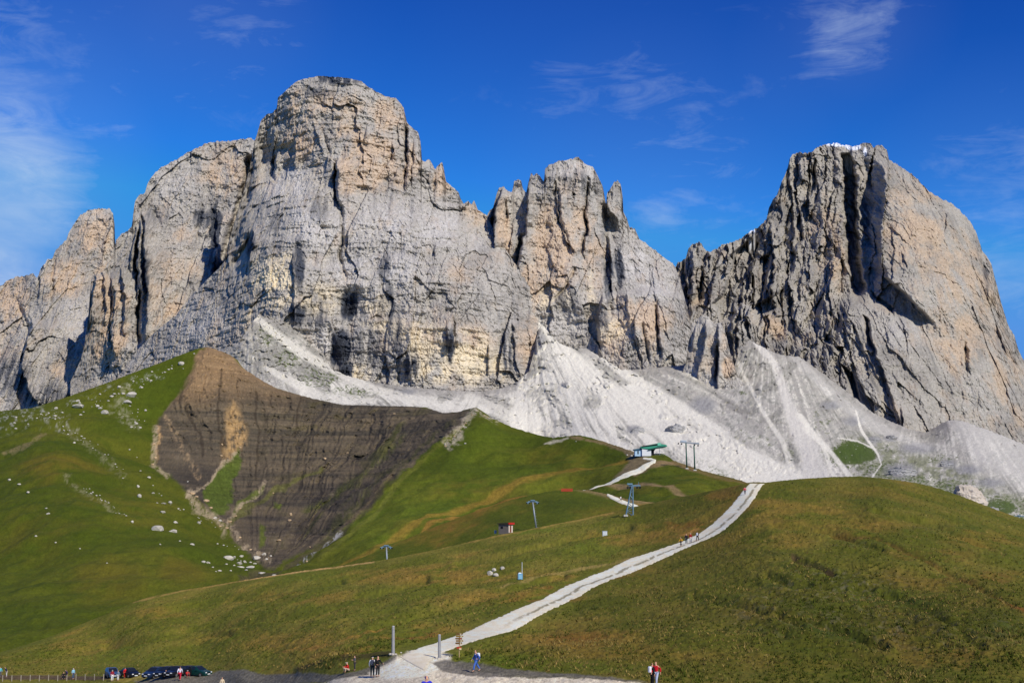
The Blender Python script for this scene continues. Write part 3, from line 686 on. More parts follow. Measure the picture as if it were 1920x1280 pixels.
    # vegetation masks
    veg = blob(px + w * 14, py + w * 10, [(640, 700, 130, 22, .0), (540, 668, 34, 30, .8), (600, 710, 56, 22, .85), (660, 735, 66, 16, .75), (500, 630, 22, 28, .7), (1060, 770, 30, 30, .45), (1010, 780, 30, 20, .3), (1340, 860, 50, 20, .7), (1400, 830, 70, 45, .4), (1480, 850, 20, 40, .5), (1370, 880, 50, 18, .9), (1600, 850, 60, 34, 1.3), (1660, 880, 60, 24, .9),
                 (1700, 905, 80, 30, .9), (1780, 920, 70, 30, .9), (1870, 950, 70, 30, 1.0), (1760, 860, 50, 12, .6), (1540, 860, 14, 30, .9), (1440, 800, 40, 30, .35), (1330, 720, 40, 30, .3), (1290, 830, 40, 20, .5), (1540, 790, 30, 24, .5), (1650, 840, 50, 16, .5), (1900, 900, 60, 20, .35), (1940, 1000, 200, 60, 1.1), (1395, 735, 16, 8, .8), (1080, 740, 20, 20, .3)])
    vn = fbm(px / 11, py / 7, 4.4, 5, .65) + .35 * streak
    vm = sstep(.35, .62, veg * .75 + vn * .75 + .05 * (veg > 0))
    vm = vm * (veg > .02) * (1 - (1 - sstep(.85, 1.0, veg)) * (1 - sstep(-.05, .25, fbm(px / 3.6, py / 2.6, 14.4, 3))))
    c = mixc(c, mixc(gr, gr2, np.clip(veg - .3, 0, 1)) * (1 + .2 * fine[..., None]), np.clip(vm, 0, .95))
    # rocky knob colour
    c = mixc(c, lin(150, 148, 145) * (1 + .3 * fbm(px / 4, py / 3, 7.1, 3)[..., None]), kn * .85)
    # chutes
    run([(1012, 605, 6), (1060, 660, 16), (1120, 720, 22), (1230, 790, 26), (1340, 850, 30), (1470, 905, 40), (1520, 930, 44)], 20, white, .9)
    run([(1105, 650, 5), (1180, 705, 12), (1290, 775, 14), (1400, 850, 12), (1500, 900, 10)], 12, white, .85)
    run([(985, 700, 5), (975, 750, 12), (968, 790, 20)], 12, white, .8)
    run([(1070, 690, 3), (1062, 740, 4), (1085, 800, 6)], 5, white, .6)
    run([(1392, 612, 3), (1450, 680, 9), (1472, 740, 10), (1490, 790, 16), (1520, 850, 24), (1535, 900, 30)], 14, lin(216, 210, 196), .9)
    run([(1384, 680, 3), (1430, 770, 4), (1470, 830, 5), (1490, 890, 8)], 5, white, .7)
    run([(1510, 800, 8), (1560, 850, 5), (1600, 900, 7)], 6, white, .85)
    run([(1500, 780, 6), (1545, 840, 5), (1565, 895, 6)], 6, white, .8)
    run([(1480, 660, 8), (1560, 740, 10), (1640, 800, 12), (1740, 840, 5)], 10, lin(206, 201, 190), .4)
    run([(1605, 770, 1.8), (1618, 810, 1.8), (1645, 850, 1.6), (1652, 870, 1.6), (1638, 895, 1.5)], 2, white, .9)
    run([(1570, 820, 1.2), (1610, 828, 1.5), (1640, 842, 1.5)], 2, white, .8)
    run([(1776, 772, 14), (1850, 830, 50), (1960, 890, 50)], 30, lin(206, 201, 190), .6)
    run([(480, 596, 8), (560, 660, 10), (700, 730, 10), (800, 756, 8)], 9, white, .7)
    run([(500, 690, 6), (600, 745, 12), (700, 752, 8)], 9, white, .65)
    run([(880, 745, 10), (980, 790, 16), (1060, 810, 14), (1180, 840, 12)], 12, white, .6)
    # blocks: white speckles in the grass
    sp = sstep(.42, .6, fbm(px / 3.4, py / 2.8, 12.2, 2))
    c = mixc(c, white * .9, sp * .7 * (veg > .1))
    c *= (1 + .10 * fine + .10 * fbm(px / 1.9, py / 1.9, 3.8, 1))[..., None]
    P2 = back_rows(P, (6, 40), (4, 60)); c2 = np.concatenate([c, np.repeat(c[-1:], 2, 0)], 0)
    grid_mesh('scree_slope', P2, c2, ground_mat('scree', 0.5, 1.5, 1.1, 0.26), 'pale grey and white scree fans below the cliffs', 'scree')
scree()

# ================================================================ BACK HILLS (green hill, brown eroded bowl, green spur)
HILL_TOP = [(-220, 812), (-60, 782), (0, 770), (60, 764), (100, 752), (130, 742), (215, 712), (260, 694), (300, 680), (340, 664), (365, 655), (385, 650), (402, 653), (430, 664), (445, 674), (456, 690), (490, 712), (520, 728), (580, 745), (640, 758), (700, 760),
            (760, 761), (800, 763), (812, 768), (830, 773), (860, 772), (880, 765), (893, 763), (905, 770), (922, 783), (960, 800), (1010, 815), (1035, 820), (1060, 817), (1085, 815), (1110, 820), (1150, 833), (1180, 843), (1194, 848), (1245, 850), (1262, 862), (1290, 872), (1330, 885), (1380, 897), (1405, 905), (1480, 940)]
H_T = TPS([(-220, 812, 800), (0, 770, 850), (130, 742, 880), (215, 712, 900), (300, 680, 930), (385, 650, 950), (456, 690, 950), (520, 728, 940), (640, 758, 930), (760, 761, 900), (850, 772, 850), (893, 763, 800), (960, 800, 770), (1010, 815, 750), (1085, 815, 715), (1190, 848, 650), (1262, 862, 615), (1330, 885, 570), (1405, 905, 520), (1480, 940, 480),
           (-220, 950, 600), (0, 880, 660), (100, 860, 660), (150, 905, 610), (250, 985, 545), (350, 1045, 490), (440, 1092, 450), (0, 1000, 520), (0, 1230, 330), (150, 1150, 380), (300, 1120, 410), (60, 815, 745), (120, 800, 790), (-220, 1250, 310),
           (200, 850, 745), (290, 910, 680), (340, 970, 600), (400, 1040, 525), (370, 930, 705), (430, 1000, 620), (480, 1050, 535), (465, 1088, 470),
           (300, 850, 800), (330, 760, 880), (420, 800, 870), (450, 720, 925), (600, 850, 850), (700, 850, 820), (520, 950, 725), (600, 950, 720), (560, 1030, 580), (800, 800, 830), (430, 900, 790),
           (760, 880, 715), (650, 985, 600), (560, 1062, 500), (850, 800, 770), (900, 900, 660), (1000, 870, 680), (1100, 870, 655), (800, 1000, 520), (1000, 950, 540), (1150, 900, 585), (1300, 920, 500), (700, 1060, 440), (900, 1050, 420), (1200, 1000, 400), (1480, 1030, 370), (800, 1120, 350), (400, 1180, 350), (1100, 1080, 350)])
BROWN = [(385, 648), (402, 650), (430, 660), (456, 688), (520, 724), (580, 740), (640, 752), (760, 755), (830, 768), (886, 764), (868, 800), (830, 832), (790, 862), (740, 905), (700, 945), (660, 985), (610, 1014), (570, 1030), (520, 1056), (500, 1060), (470, 1040), (435, 1016), (420, 985), (392, 968), (368, 942), (352, 932), (325, 905), (312, 890), (288, 866), (292, 800), (300, 786), (310, 768), (340, 728), (366, 690), (370, 670)]
def c_off(px, py, X, Yw):
    z = 6.5 * fbm(X / 70, Yw / 90, 1.1, 4) + 2.2 * ridged(X / 44, Yw / 90, 9.1, 2) + 1.3 * fbm(X / 14, Yw / 20, 2.1, 3) + .25 * fbm(X / 3.5, Yw / 5, 3.1, 3)
    return z
def hill_pts(px, py):
    px = np.asarray(px, float); py = np.asarray(py, float)
    Y = H_T(px, py)
    sd = poly_sd(px, py, BROWN)
    inside = 1 - sstep(-14, 6, sd)
    a = np.arctan2(px - 470, 1100 - py); r = np.hypot(px - 470, 1100 - py)
    w = fbm(px / 50, py / 50, 3.3, 3)
    gul = ridged(a * 7.5 + w * .5, r / 260, 1.9, 4, .55)
    rel = inside * ((8 + 13 * sstep(480, 620, px)) * gul + 2.4 * fbm(px / 12, py / 7, 5.9, 4, .6))
    B0 = to_world(px, py, Y); dip0 = B0[..., 2] + B0[..., 0] * .02
    rel = rel + inside * (2.8 * fbm(dip0 / 6.0, B0[..., 0] / 200, 2.2, 3, .6) + 1.3 * blocks(px / 16, py / 9, 5) + 1.1 * blocks(px / 5, py / 3.4, 7))
    # slump scar edge on the far-left hill, spur gully and rockfall troughs
    d, _ = line_d(px + w * 6, py + w * 6, [(10, 856), (50, 838), (100, 812), (130, 790)])
    rel = rel - 6 * np.exp(-(d / 7) ** 2)
    d, _ = line_d(px + w * 5, py + w * 5, [(440, 1092), (500, 1060), (560, 1035), (640, 990), (700, 945), (780, 870), (860, 800), (888, 768)])
    rel = rel + 5 * np.exp(-(d / 9) ** 2)
    d, _ = line_d(px, py, [(455, 1095), (560, 1055), (640, 1000), (735, 905)])
    rel = rel - 5 * np.exp(-(d / 6) ** 2)
    P = to_world(px, py, Y - rel)
    P[..., 2] += c_off(px, py, P[..., 0], P[..., 1]) * sstep(0, 26, py - np.interp(px, *np.array(HILL_TOP).T))
    return P, inside
def hills():
    px, py = columns(-220, 1480, 1.5, HILL_TOP, [(-220, 1300), (460, 1200), (900, 1110), (1480, 1010)], 1.6, 1.6, 9, 5)
    P, inside = hill_pts(px, py)
    X, Yw, Z = P[..., 0], P[..., 1], P[..., 2]
    w = fbm(px / 40, py / 40, 6.3, 4)
    n0 = fbm(X / 60, Yw / 80, 4.2, 4); n1 = fbm(X / 9, Yw / 14, 4.7, 4, .6); n2 = fbm(X / 2.2, Yw / 3, 5.2, 3, .6)
    G1 = lin(78, 96, 30); G2 = lin(98, 108, 38); G3 = lin(60, 80, 26); O = lin(124, 108, 48); OB = lin(130, 98, 50)
    c = mixc(G1, G2, sstep(-.3, .4, n0 + .5 * n1))
    c = mixc(c, G3, sstep(.0, .45, n1 + .3 * n2) * .6)
    ol = blob(px + w * 20, py + w * 14, [(110, 885, 90, 40, .8), (250, 970, 90, 60, .4), (80, 1000, 100, 60, .4), (200, 1100, 90, 50, .55), (340, 1080, 60, 30, .6), (900, 950, 100, 70, .6), (1050, 860, 80, 40, .4), (820, 1000, 90, 30, .6), (1200, 930, 60, 20, .6), (400, 1000, 40, 30, .2), (1330, 900, 80, 14, .6), (150, 950, 100, 20, .4)])
    c = mixc(c, O, np.clip(ol * .6 * sstep(-.35, .3, n0 + .5 * n1), 0, 1))
    # contour-like sheep tracks and pale grass lines
    def line(L, wd, col, s, wob=4):
        nonlocal c
        d, t = line_d(px + w * wob, py + w * wob, L)
        c = mixc(c, np.asarray(col) * (1 + .25 * n2[..., None]), s * (1 - sstep(wd * .4, wd * 1.3, d)) * sstep(-.5, .1, n1 + .2))
    line([(640, 1060), (760, 1000), (880, 950), (980, 905), (1080, 880), (1180, 858)], 5, lin(140, 118, 56), .6)
    line([(700, 1050), (850, 975), (950, 935), (1050, 912)], 4, lin(146, 112, 60), .6)
    line([(600, 1050), (700, 970), (760, 900), (860, 810)], 5, lin(120, 128, 60), .4)
    c = c * np.array([.93, .80, .62], np.float32)
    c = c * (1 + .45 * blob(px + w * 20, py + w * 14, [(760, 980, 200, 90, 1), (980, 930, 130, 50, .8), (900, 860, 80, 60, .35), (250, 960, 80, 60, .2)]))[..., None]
    # brown bowl with level beds
    dip = Z + X * .02
    bed = fbm(dip / 8.0, X / 300, 2.2, 5, .7) ; bed2 = fbm(dip / 2.4, X / 160 + w * .4, 7.2, 3, .6)
    B1 = lin(100, 92, 78); B2 = lin(72, 69, 62); B3 = lin(134, 120, 98); B4 = lin(86, 82, 58)
    cb = mixc(B1, B2, sstep(-.25, .25, bed + .45 * bed2))
    up = (1 - sstep(690, 790, py + 30 * w)) * (1 - sstep(430, 640, px))
    cb = mixc(cb, lin(140, 118, 90) * (1 + .5 * bed2[..., None] + .25 * bed[..., None]), np.clip(up * .9, 0, 1))
    af = np.arctan2(px - 450, 1110 - py)
    cb = mixc(cb, lin(84, 88, 48), sstep(.02, .35, fbm(af * 16 + w * .6, np.hypot(px - 450, 1110 - py) / 150, 6.1, 4) - .15) * sstep(500, 640, px + .5 * (py - 850)) * .75)
    cb = mixc(cb, B3, sstep(.22, .5, bed2 + .25 * bed) * .4)
    cb = mixc(cb, lin(190, 160, 120), sstep(.2, .5, fbm(px / 4.4, py / 1.9, 3.9, 3)) * np.clip(up * .9 + .15, 0, 1) * .6)
    for gx in ([(414, 700), (412, 800), (420, 860)], [(482, 740), (486, 850), (478, 900)], [(560, 745), (552, 820)], [(350, 760), (380, 860)]):
        dg, _ = line_d(px + w * 12, py, gx)
        cb = mixc(cb, lin(52, 46, 40), (1 - sstep(1.0, 3.5, dg)) * .6)
    cb = mixc(cb, B4, sstep(.05, .4, fbm(px / 60, py / 16, 8.3, 4)) * .6 * sstep(420, 600, px))
    cb = mixc(cb, lin(58, 56, 56), blob(px + w * 10, py + w * 10, [(640, 950, 110, 60, .75), (520, 1000, 80, 50, .7), (380, 900, 60, 50, .6), (700, 870, 80, 50, .4)]) * sstep(-.4, .2, bed + n1 * .5))
    fl = np.sin(dip * 1.9 + 2.4 * w) ** 2
    cb = mixc(cb, lin(140, 130, 114), sstep(.9, .99, fl) * sstep(.1, .45, fbm(px / 60, py / 20, 1.7, 3)) * .35)
    # tan chute and green tongues inside the bowl
    for poly, col, f in (([(424, 770), (436, 755), (452, 775), (462, 800), (466, 840), (448, 850), (432, 868), (414, 872), (418, 830), (420, 800)], lin(164, 138, 98), 8),
                         ([(296, 790), (306, 800), (300, 840), (292, 870), (284, 868), (290, 820)], lin(178, 150, 108), 4),
                         ([(448, 838), (452, 860), (440, 900), (438, 950), (420, 972), (400, 972), (384, 950), (378, 930), (392, 900), (420, 870)], lin(80, 98, 34), 3),
                         ([(496, 908), (494, 920), (470, 940), (440, 965), (428, 985), (444, 944), (470, 918)], lin(92, 104, 46), 3),
                         ([(420, 1000), (440, 960), (520, 915), (600, 876), (606, 882), (520, 930), (450, 975), (426, 1006)], lin(96, 98, 56), 3),
                         ([(516, 944), (530, 948), (526, 966), (512, 962)], lin(88, 100, 42), 3), ([(488, 985), (500, 995), (502, 1020), (484, 1026), (486, 1000)], lin(88, 100, 42), 3),
                         ([(560, 960), (640, 905), (760, 820), (770, 826), (660, 915), (580, 975)], lin(84, 90, 48), 9), ([(600, 1000), (720, 890), (850, 790), (856, 796), (730, 905), (620, 1005)], lin(80, 82, 50), 8)):
        s = poly_sd(px + w * 10 + n1 * 7, py + w * 10 + n2 * 3, poly)
        brk = sstep(-.42, .12, fbm(px / 4.5, py / 12, 6.4, 3)) if f >= 4 else np.ones_like(px)
        cb = mixc(cb, np.asarray(col) * (1 + .35 * n2[..., None] + .3 * bed2[..., None]), (1 - sstep(-f * 1.4, f * .5, s + 4 * n1)) * .85 * brk)
    cb = cb * np.array([1.10, 1.02, .90], np.float32)
    sdw = poly_sd(px + w * 13 + n1 * 8, py + w * 8 + n2 * 4, BROWN)
    c = mixc(c, cb, 1 - sstep(-5, 3, sdw + 3 * n2))
    # pale rubble strips along edges
    def rubble(L, wd, col, s, dens=.0):
        nonlocal c
        d, t = line_d(px + w * 8, py + w * 8, L)
        d = d * (1 + .9 * fbm(px / 14, py / 10, 4.1, 3))
        m = (1 - sstep(wd * .3, wd * 1.2, d)) * sstep(-.05 + dens, .35 + dens, .6 * fbm(px / 3.6, py / 2.6, 5.7, 3) + .7 * fbm(px / 11, py / 8, 2.7, 3) + .1)
        c = mixc(c, np.asarray(col) * (1 + .35 * n2[..., None]), m * s * .72)
    TR = lin(184, 164, 132); WR = lin(222, 218, 208)
    rubble([(292, 800), (286, 870), (312, 895)], 6, TR, .9, -.2)
    rubble([(312, 780), (340, 850), (372, 890)], 7, lin(170, 144, 108), .8)
    rubble([(440, 850), (420, 870), (380, 915), (355, 935)], 5, TR, .9, -.1)
    rubble([(355, 930), (372, 960), (410, 980), (420, 1000)], 9, TR, .95, -.15)
    rubble([(498, 905), (440, 965), (428, 985)], 5, TR, .9, -.1)
    rubble([(430, 990), (450, 1020), (500, 1042)], 8, TR, .9)
    rubble([(455, 1095), (520, 1076), (560, 1050), (640, 1000), (735, 905)], 9, lin(88, 76, 62), .9, -.4)
    rubble([(640, 998), (600, 1030), (560, 1060)], 4, WR, .8)
    rubble([(893, 764), (880, 785), (860, 815), (840, 835)], 11, lin(190, 176, 150), .95, -.1)
    rubble([(893, 764), (905, 780), (930, 790)], 5, lin(200, 186, 160), .7)
    rubble([(10, 856), (50, 838), (85, 815)], 6, lin(150, 130, 92), .7, -.2)
    rubble([(110, 790), (160, 835), (200, 870), (230, 900)], 10, lin(160, 154, 118), .5, .02)
    rubble([(120, 900), (170, 940), (230, 980)], 7, lin(166, 158, 122), .5, .05)
    rubble([(238, 735), (222, 770), (245, 795)], 16, lin(170, 164, 136), .6, .0)
    rubble([(0, 790), (60, 775), (120, 790)], 20, WR, .6, .2)
    rubble([(130, 760), (200, 730), (300, 700)], 9, WR, .6, .25)
    rubble([(1020, 832), (1040, 826), (1062, 820)], 3.5, lin(206, 196, 168), .95, -.5)
    rubble([(1070, 818), (1140, 832), (1190, 848)], 4, lin(150, 122, 92), .8, -.3)
    # bare ground below the station and worn strip by the red netting
    s = poly_sd(px + w * 10, py + w * 6, [(1165, 838), (1200, 850), (1225, 862), (1232, 872), (1190, 890), (1150, 905), (1168, 880), (1175, 862)])
    c = mixc(c, lin(128, 112, 84) * (1 + .3 * n2[..., None]), (1 - sstep(-5, 3, s)) * .9)
    line([(1190, 892), (1240, 874), (1262, 868), (1300, 880)], 5, lin(150, 122, 92), .7)
    line([(1090, 922), (1200, 920), (1260, 932), (1290, 945)], 5, lin(150, 124, 90), .7)
    line([(1262, 866), (1330, 890), (1400, 906)], 5, lin(124, 104, 62), .7)
    c *= (1 + .16 * fbm(Z / .9, X / 26, 3.7, 3) + .26 * n2 + .16 * n1 + .22 * fbm(px / 2.8, py / 2.0, 4.6, 2) + .12 * fbm(px / 9, py / 6, 4.9, 3))[..., None]
    P2 = back_rows(P, (12, 40, 90, 160), (1.5, 12, 45, 110)); c2 = np.concatenate([c, np.repeat(c[-1:], 4, 0)], 0)
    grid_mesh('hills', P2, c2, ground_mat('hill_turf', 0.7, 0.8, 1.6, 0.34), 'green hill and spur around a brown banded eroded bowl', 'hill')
hills()

# ================================================================ MIDDLE KNOLL
D_TOP = [(560, 1092), (600, 1078), (640, 1060), (700, 1036), (760, 1010), (820, 985), (880, 962), (960, 936), (1010, 924), (1040, 919), (1070, 917), (1110, 920), (1140, 926), (1180, 936), (1230, 942), (1300, 936), (1340, 928), (1400, 918), (1440, 930)]
D_T = TPS([(560, 1092, 400), (640, 1060, 420), (760, 1010, 440), (880, 962, 450), (1010, 924, 455), (1070, 917, 455), (1140, 926, 440), (1230, 942, 420), (1340, 928, 400), (1440, 930, 380),
           (560, 1130, 360), (760, 1080, 365), (900, 1040, 370), (900, 1000, 400), (1050, 1000, 370), (1050, 960, 405), (1200, 980, 370), (1400, 960, 355), (1440, 980, 345), (1200, 1030, 340), (900, 1080, 350)])
def knoll_pts(px, py):
    P = to_world(px, py, D_T(px, py))
    X, Yw = P[..., 0], P[..., 1]
    P[..., 2] += (.8 * fbm(X / 26, Yw / 40, 7.1, 3) + .22 * fbm(X / 4, Yw / 6, 8.1, 3)) * sstep(0, 20, np.asarray(py) - np.interp(px, *np.array(D_TOP).T))
    return P
def knoll():
    px, py = columns(560, 1440, 1.3, D_TOP, [(560, 1160), (900, 1090), (1440, 1010)], 1.3, 1.0, 9, 7)
    P = knoll_pts(px, py)
    X, Yw = P[..., 0], P[..., 1]
    w = fbm(px / 40, py / 30, 6.9, 4)
    n0 = fbm(X / 30, Yw / 60, 1.2, 4); n1 = fbm(X / 6, Yw / 11, 1.7, 4, .6); n2 = fbm(X / 1.5, Yw / 2.4, 2.2, 3, .6)
    c = mixc(lin(82, 96, 32), lin(112, 106, 44), sstep(-.25, .35, n0 + .5 * n1))
    c = mixc(c, lin(64, 80, 28), blob(px + w * 14, py + w * 8, [(1060, 945, 100, 18, .8), (950, 975, 80, 14, .7)]) * sstep(-.4, .2, n1))
    c = mixc(c, lin(140, 106, 56), sstep(.1, .5, n0 * .7 + n1 * .5) * .7)
    c = c * np.array([.93, .80, .62], np.float32)
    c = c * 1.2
    s = poly_sd(px + w * 8, py + w * 5, [(1070, 915), (1150, 918), (1240, 925), (1280, 945), (1200, 945), (1130, 930)])
    c = mixc(c, lin(146, 122, 84) * (1 + .2 * n2[..., None]), (1 - sstep(-4, 4, s)) * .75)
    c *= (1 + .26 * n2 + .14 * n1 + .24 * fbm(px / 2.6, py / 1.9, 4.6, 2))[..., None]
    P2 = back_rows(P, (6, 20, 50), (.6, 4, 20)); c2 = np.concatenate([c, np.repeat(c[-1:], 3, 0)], 0)
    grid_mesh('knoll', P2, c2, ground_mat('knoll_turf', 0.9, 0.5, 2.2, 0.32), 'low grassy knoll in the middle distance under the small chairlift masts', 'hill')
knoll()

# ================================================================ FOREGROUND HILLSIDE
E_TOP = [(-220, 1290), (-100, 1255), (0, 1222), (50, 1207), (100, 1190), (200, 1150), (250, 1128), (280, 1118), (340, 1106), (400, 1096), (460, 1086), (520, 1077), (560, 1070), (640, 1060), (700, 1052), (760, 1041), (860, 1020), (930, 1003), (1010, 988), (1100, 970), (1200, 947), (1300, 926), (1360, 914), (1395, 906), (1412, 903), (1436, 904),
         (1470, 900), (1500, 897), (1560, 893), (1610, 892), (1660, 896), (1720, 905), (1760, 915), (1800, 928), (1850, 948), (1900, 966), (1960, 985), (2130, 1030)]
E_T = TPS([(-220, 1310, 200), (0, 1310, 190), (200, 1310, 188), (450, 1310, 155), (600, 1310, 115), (700, 1310, 102), (800, 1310, 96), (1000, 1310, 95), (1230, 1310, 94), (1500, 1310, 91), (1900, 1310, 87), (2130, 1310, 86),
           (0, 1272, 213), (200, 1270, 207), (337, 1272, 183), (450, 1270, 165), (600, 1270, 126), (700, 1270, 112), (800, 1270, 104), (900, 1268, 104), (1230, 1279, 99), (1500, 1270, 98), (1920, 1270, 94),
           (0, 1240, 255), (200, 1240, 240), (370, 1240, 215), (500, 1250, 165), (650, 1245, 123), (735, 1240, 118), (823, 1240, 116), (893, 1250, 110), (1100, 1240, 111), (1500, 1230, 107), (1900, 1220, 103),
           (-220, 1285, 290), (0, 1222, 300), (100, 1190, 310), (200, 1150, 322), (280, 1118, 330), (460, 1086, 335), (640, 1060, 338), (860, 1020, 340), (1060, 978, 342), (1200, 947, 335), (1395, 906, 300), (1436, 904, 300), (1610, 892, 325), (1760, 915, 315), (1900, 966, 290), (2130, 1030, 260),
           (200, 1200, 285), (400, 1180, 255), (400, 1130, 300), (600, 1150, 205), (600, 1100, 270), (800, 1100, 225), (800, 1160, 168), (1000, 1050, 250), (1200, 1000, 275), (1290, 1020, 237), (1050, 1130, 172), (900, 1184, 140), (1400, 1000, 222), (1340, 985, 255), (1385, 950, 268),
           (1600, 1000, 205), (1500, 1100, 152), (1700, 1150, 130), (1900, 1100, 150), (1300, 1150, 140), (1650, 940, 255), (1800, 1000, 215), (1000, 1220, 118)])
PATH = [((640, 1266), (700, 1296)), ((700, 1250), (770, 1284)), ((742, 1236), (800, 1262)), ((765, 1225), (812, 1244)), ((800, 1211), (838, 1228)), ((850, 1189), (882, 1211)), ((900, 1168), (926, 1196)), ((960, 1145), (985, 1170)), ((1020, 1118), (1046, 1143)), ((1080, 1090), (1105, 1113)),
        ((1130, 1068), (1151, 1090)), ((1180, 1046), (1200, 1066)), ((1230, 1030), (1246, 1048)), ((1280, 1012), (1296, 1028)), ((1310, 997), (1335, 1011)), ((1335, 979), (1362, 993)), ((1355, 961), (1385, 973)), ((1375, 940), (1403, 953)), ((1389, 922), (1419, 932)), ((1399, 910), (1431, 912)), ((1404, 905), (1438, 905))]
PC = [((a[0] + b[0]) / 2, (a[1] + b[1]) / 2) for a, b in PATH]
PW = [math.hypot(a[0] - b[0], a[1] - b[1]) / 2 for a, b in PATH]
def e_off(px, py, X, Yw):
    d, t = line_d(px, py, PC)
    wd = np.interp(t, np.linspace(0, 1, len(PW)), PW)
    pm = sstep(wd * .75, wd * 1.6, d)
    flat = 1 - sstep(1225, 1262, py)
    sm = np.clip(.18 + .82 * flat, 0, 1)
    z = .75 * fbm(X / 22, Yw / 34, 1.1, 3) * sm + pm * sm * (.50 * fbm(X / 5, Yw / 8, 2.1, 4, .6))
    z = z + pm * (.16 + .10 * flat) * fbm(X / .9, Yw / 1.4, 3.1, 3, .6)
    # rough hummocky ground on the right
    rg = blob(px, py, [(1560, 1110, 200, 70, 1), (1700, 1170, 160, 60, .8), (1420, 1130, 110, 60, .6), (1620, 1060, 120, 20, .5)])
    z = z + rg * (.30 * ridged(X / 2.6, Yw / 4, 4.1, 3))
    # erosion step and terraces
    d2, _ = line_d(px, py, [(1490, 1048), (1530, 1062), (1560, 1076)])
    z = z - .55 * np.exp(-(d2 / 6) ** 2)
    d3, _ = line_d(px, py, [(1560, 1004), (1640, 1005), (1760, 1060), (1900, 1130)])
    z = z - .35 * np.exp(-(d3 / 5) ** 2)
    for L_, dpt, wd_ in (([(1600, 1105), (1680, 1125), (1760, 1165), (1840, 1215)], .22, 7), ([(1440, 1080), (1490, 1098), (1580, 1110)], .45, 6), ([(1460, 1160), (1560, 1185), (1660, 1215)], .45, 7), ([(1640, 960), (1760, 985), (1880, 1040)], .5, 5),
                         ([(1450, 985), (1560, 1000), (1650, 1030)], .4, 4), ([(1300, 1120), (1400, 1140), (1500, 1180)], .4, 6), ([(300, 1150), (460, 1120), (640, 1090)], .5, 5), ([(200, 1215), (420, 1175), (620, 1140), (800, 1090)], .6, 6), ([(700, 1180), (900, 1120), (1060, 1080)], .45, 5),
                         ([(860, 1060), (1000, 1030), (1180, 990)], .5, 4), ([(80, 1230), (260, 1205), (430, 1190)], .5, 5)):
        dl, _ = line_d(px + 9 * fbm(X / 12, Yw / 20, 5.1, 3), py + 6 * fbm(X / 9, Yw / 16, 6.1, 3), L_)
        z = z - dpt * np.exp(-(dl / wd_) ** 2) * pm + .5 * dpt * np.exp(-((dl - 14) / 10) ** 2) * pm
    # bank beside the gravel
    d4, _ = line_d(px, py, [(560, 1258), (640, 1236), (740, 1234)])
    z = z + .35 * np.exp(-(d4 / 8) ** 2)
    return z
def fore_pts(px, py):
    px = np.asarray(px, float); py = np.asarray(py, float)
    P = to_world(px, py, E_T(px, py))
    P[..., 2] += e_off(px, py, P[..., 0], P[..., 1]) * (.15 + .85 * sstep(0, 16, py - np.interp(px, *np.array(E_TOP).T)))
    return P
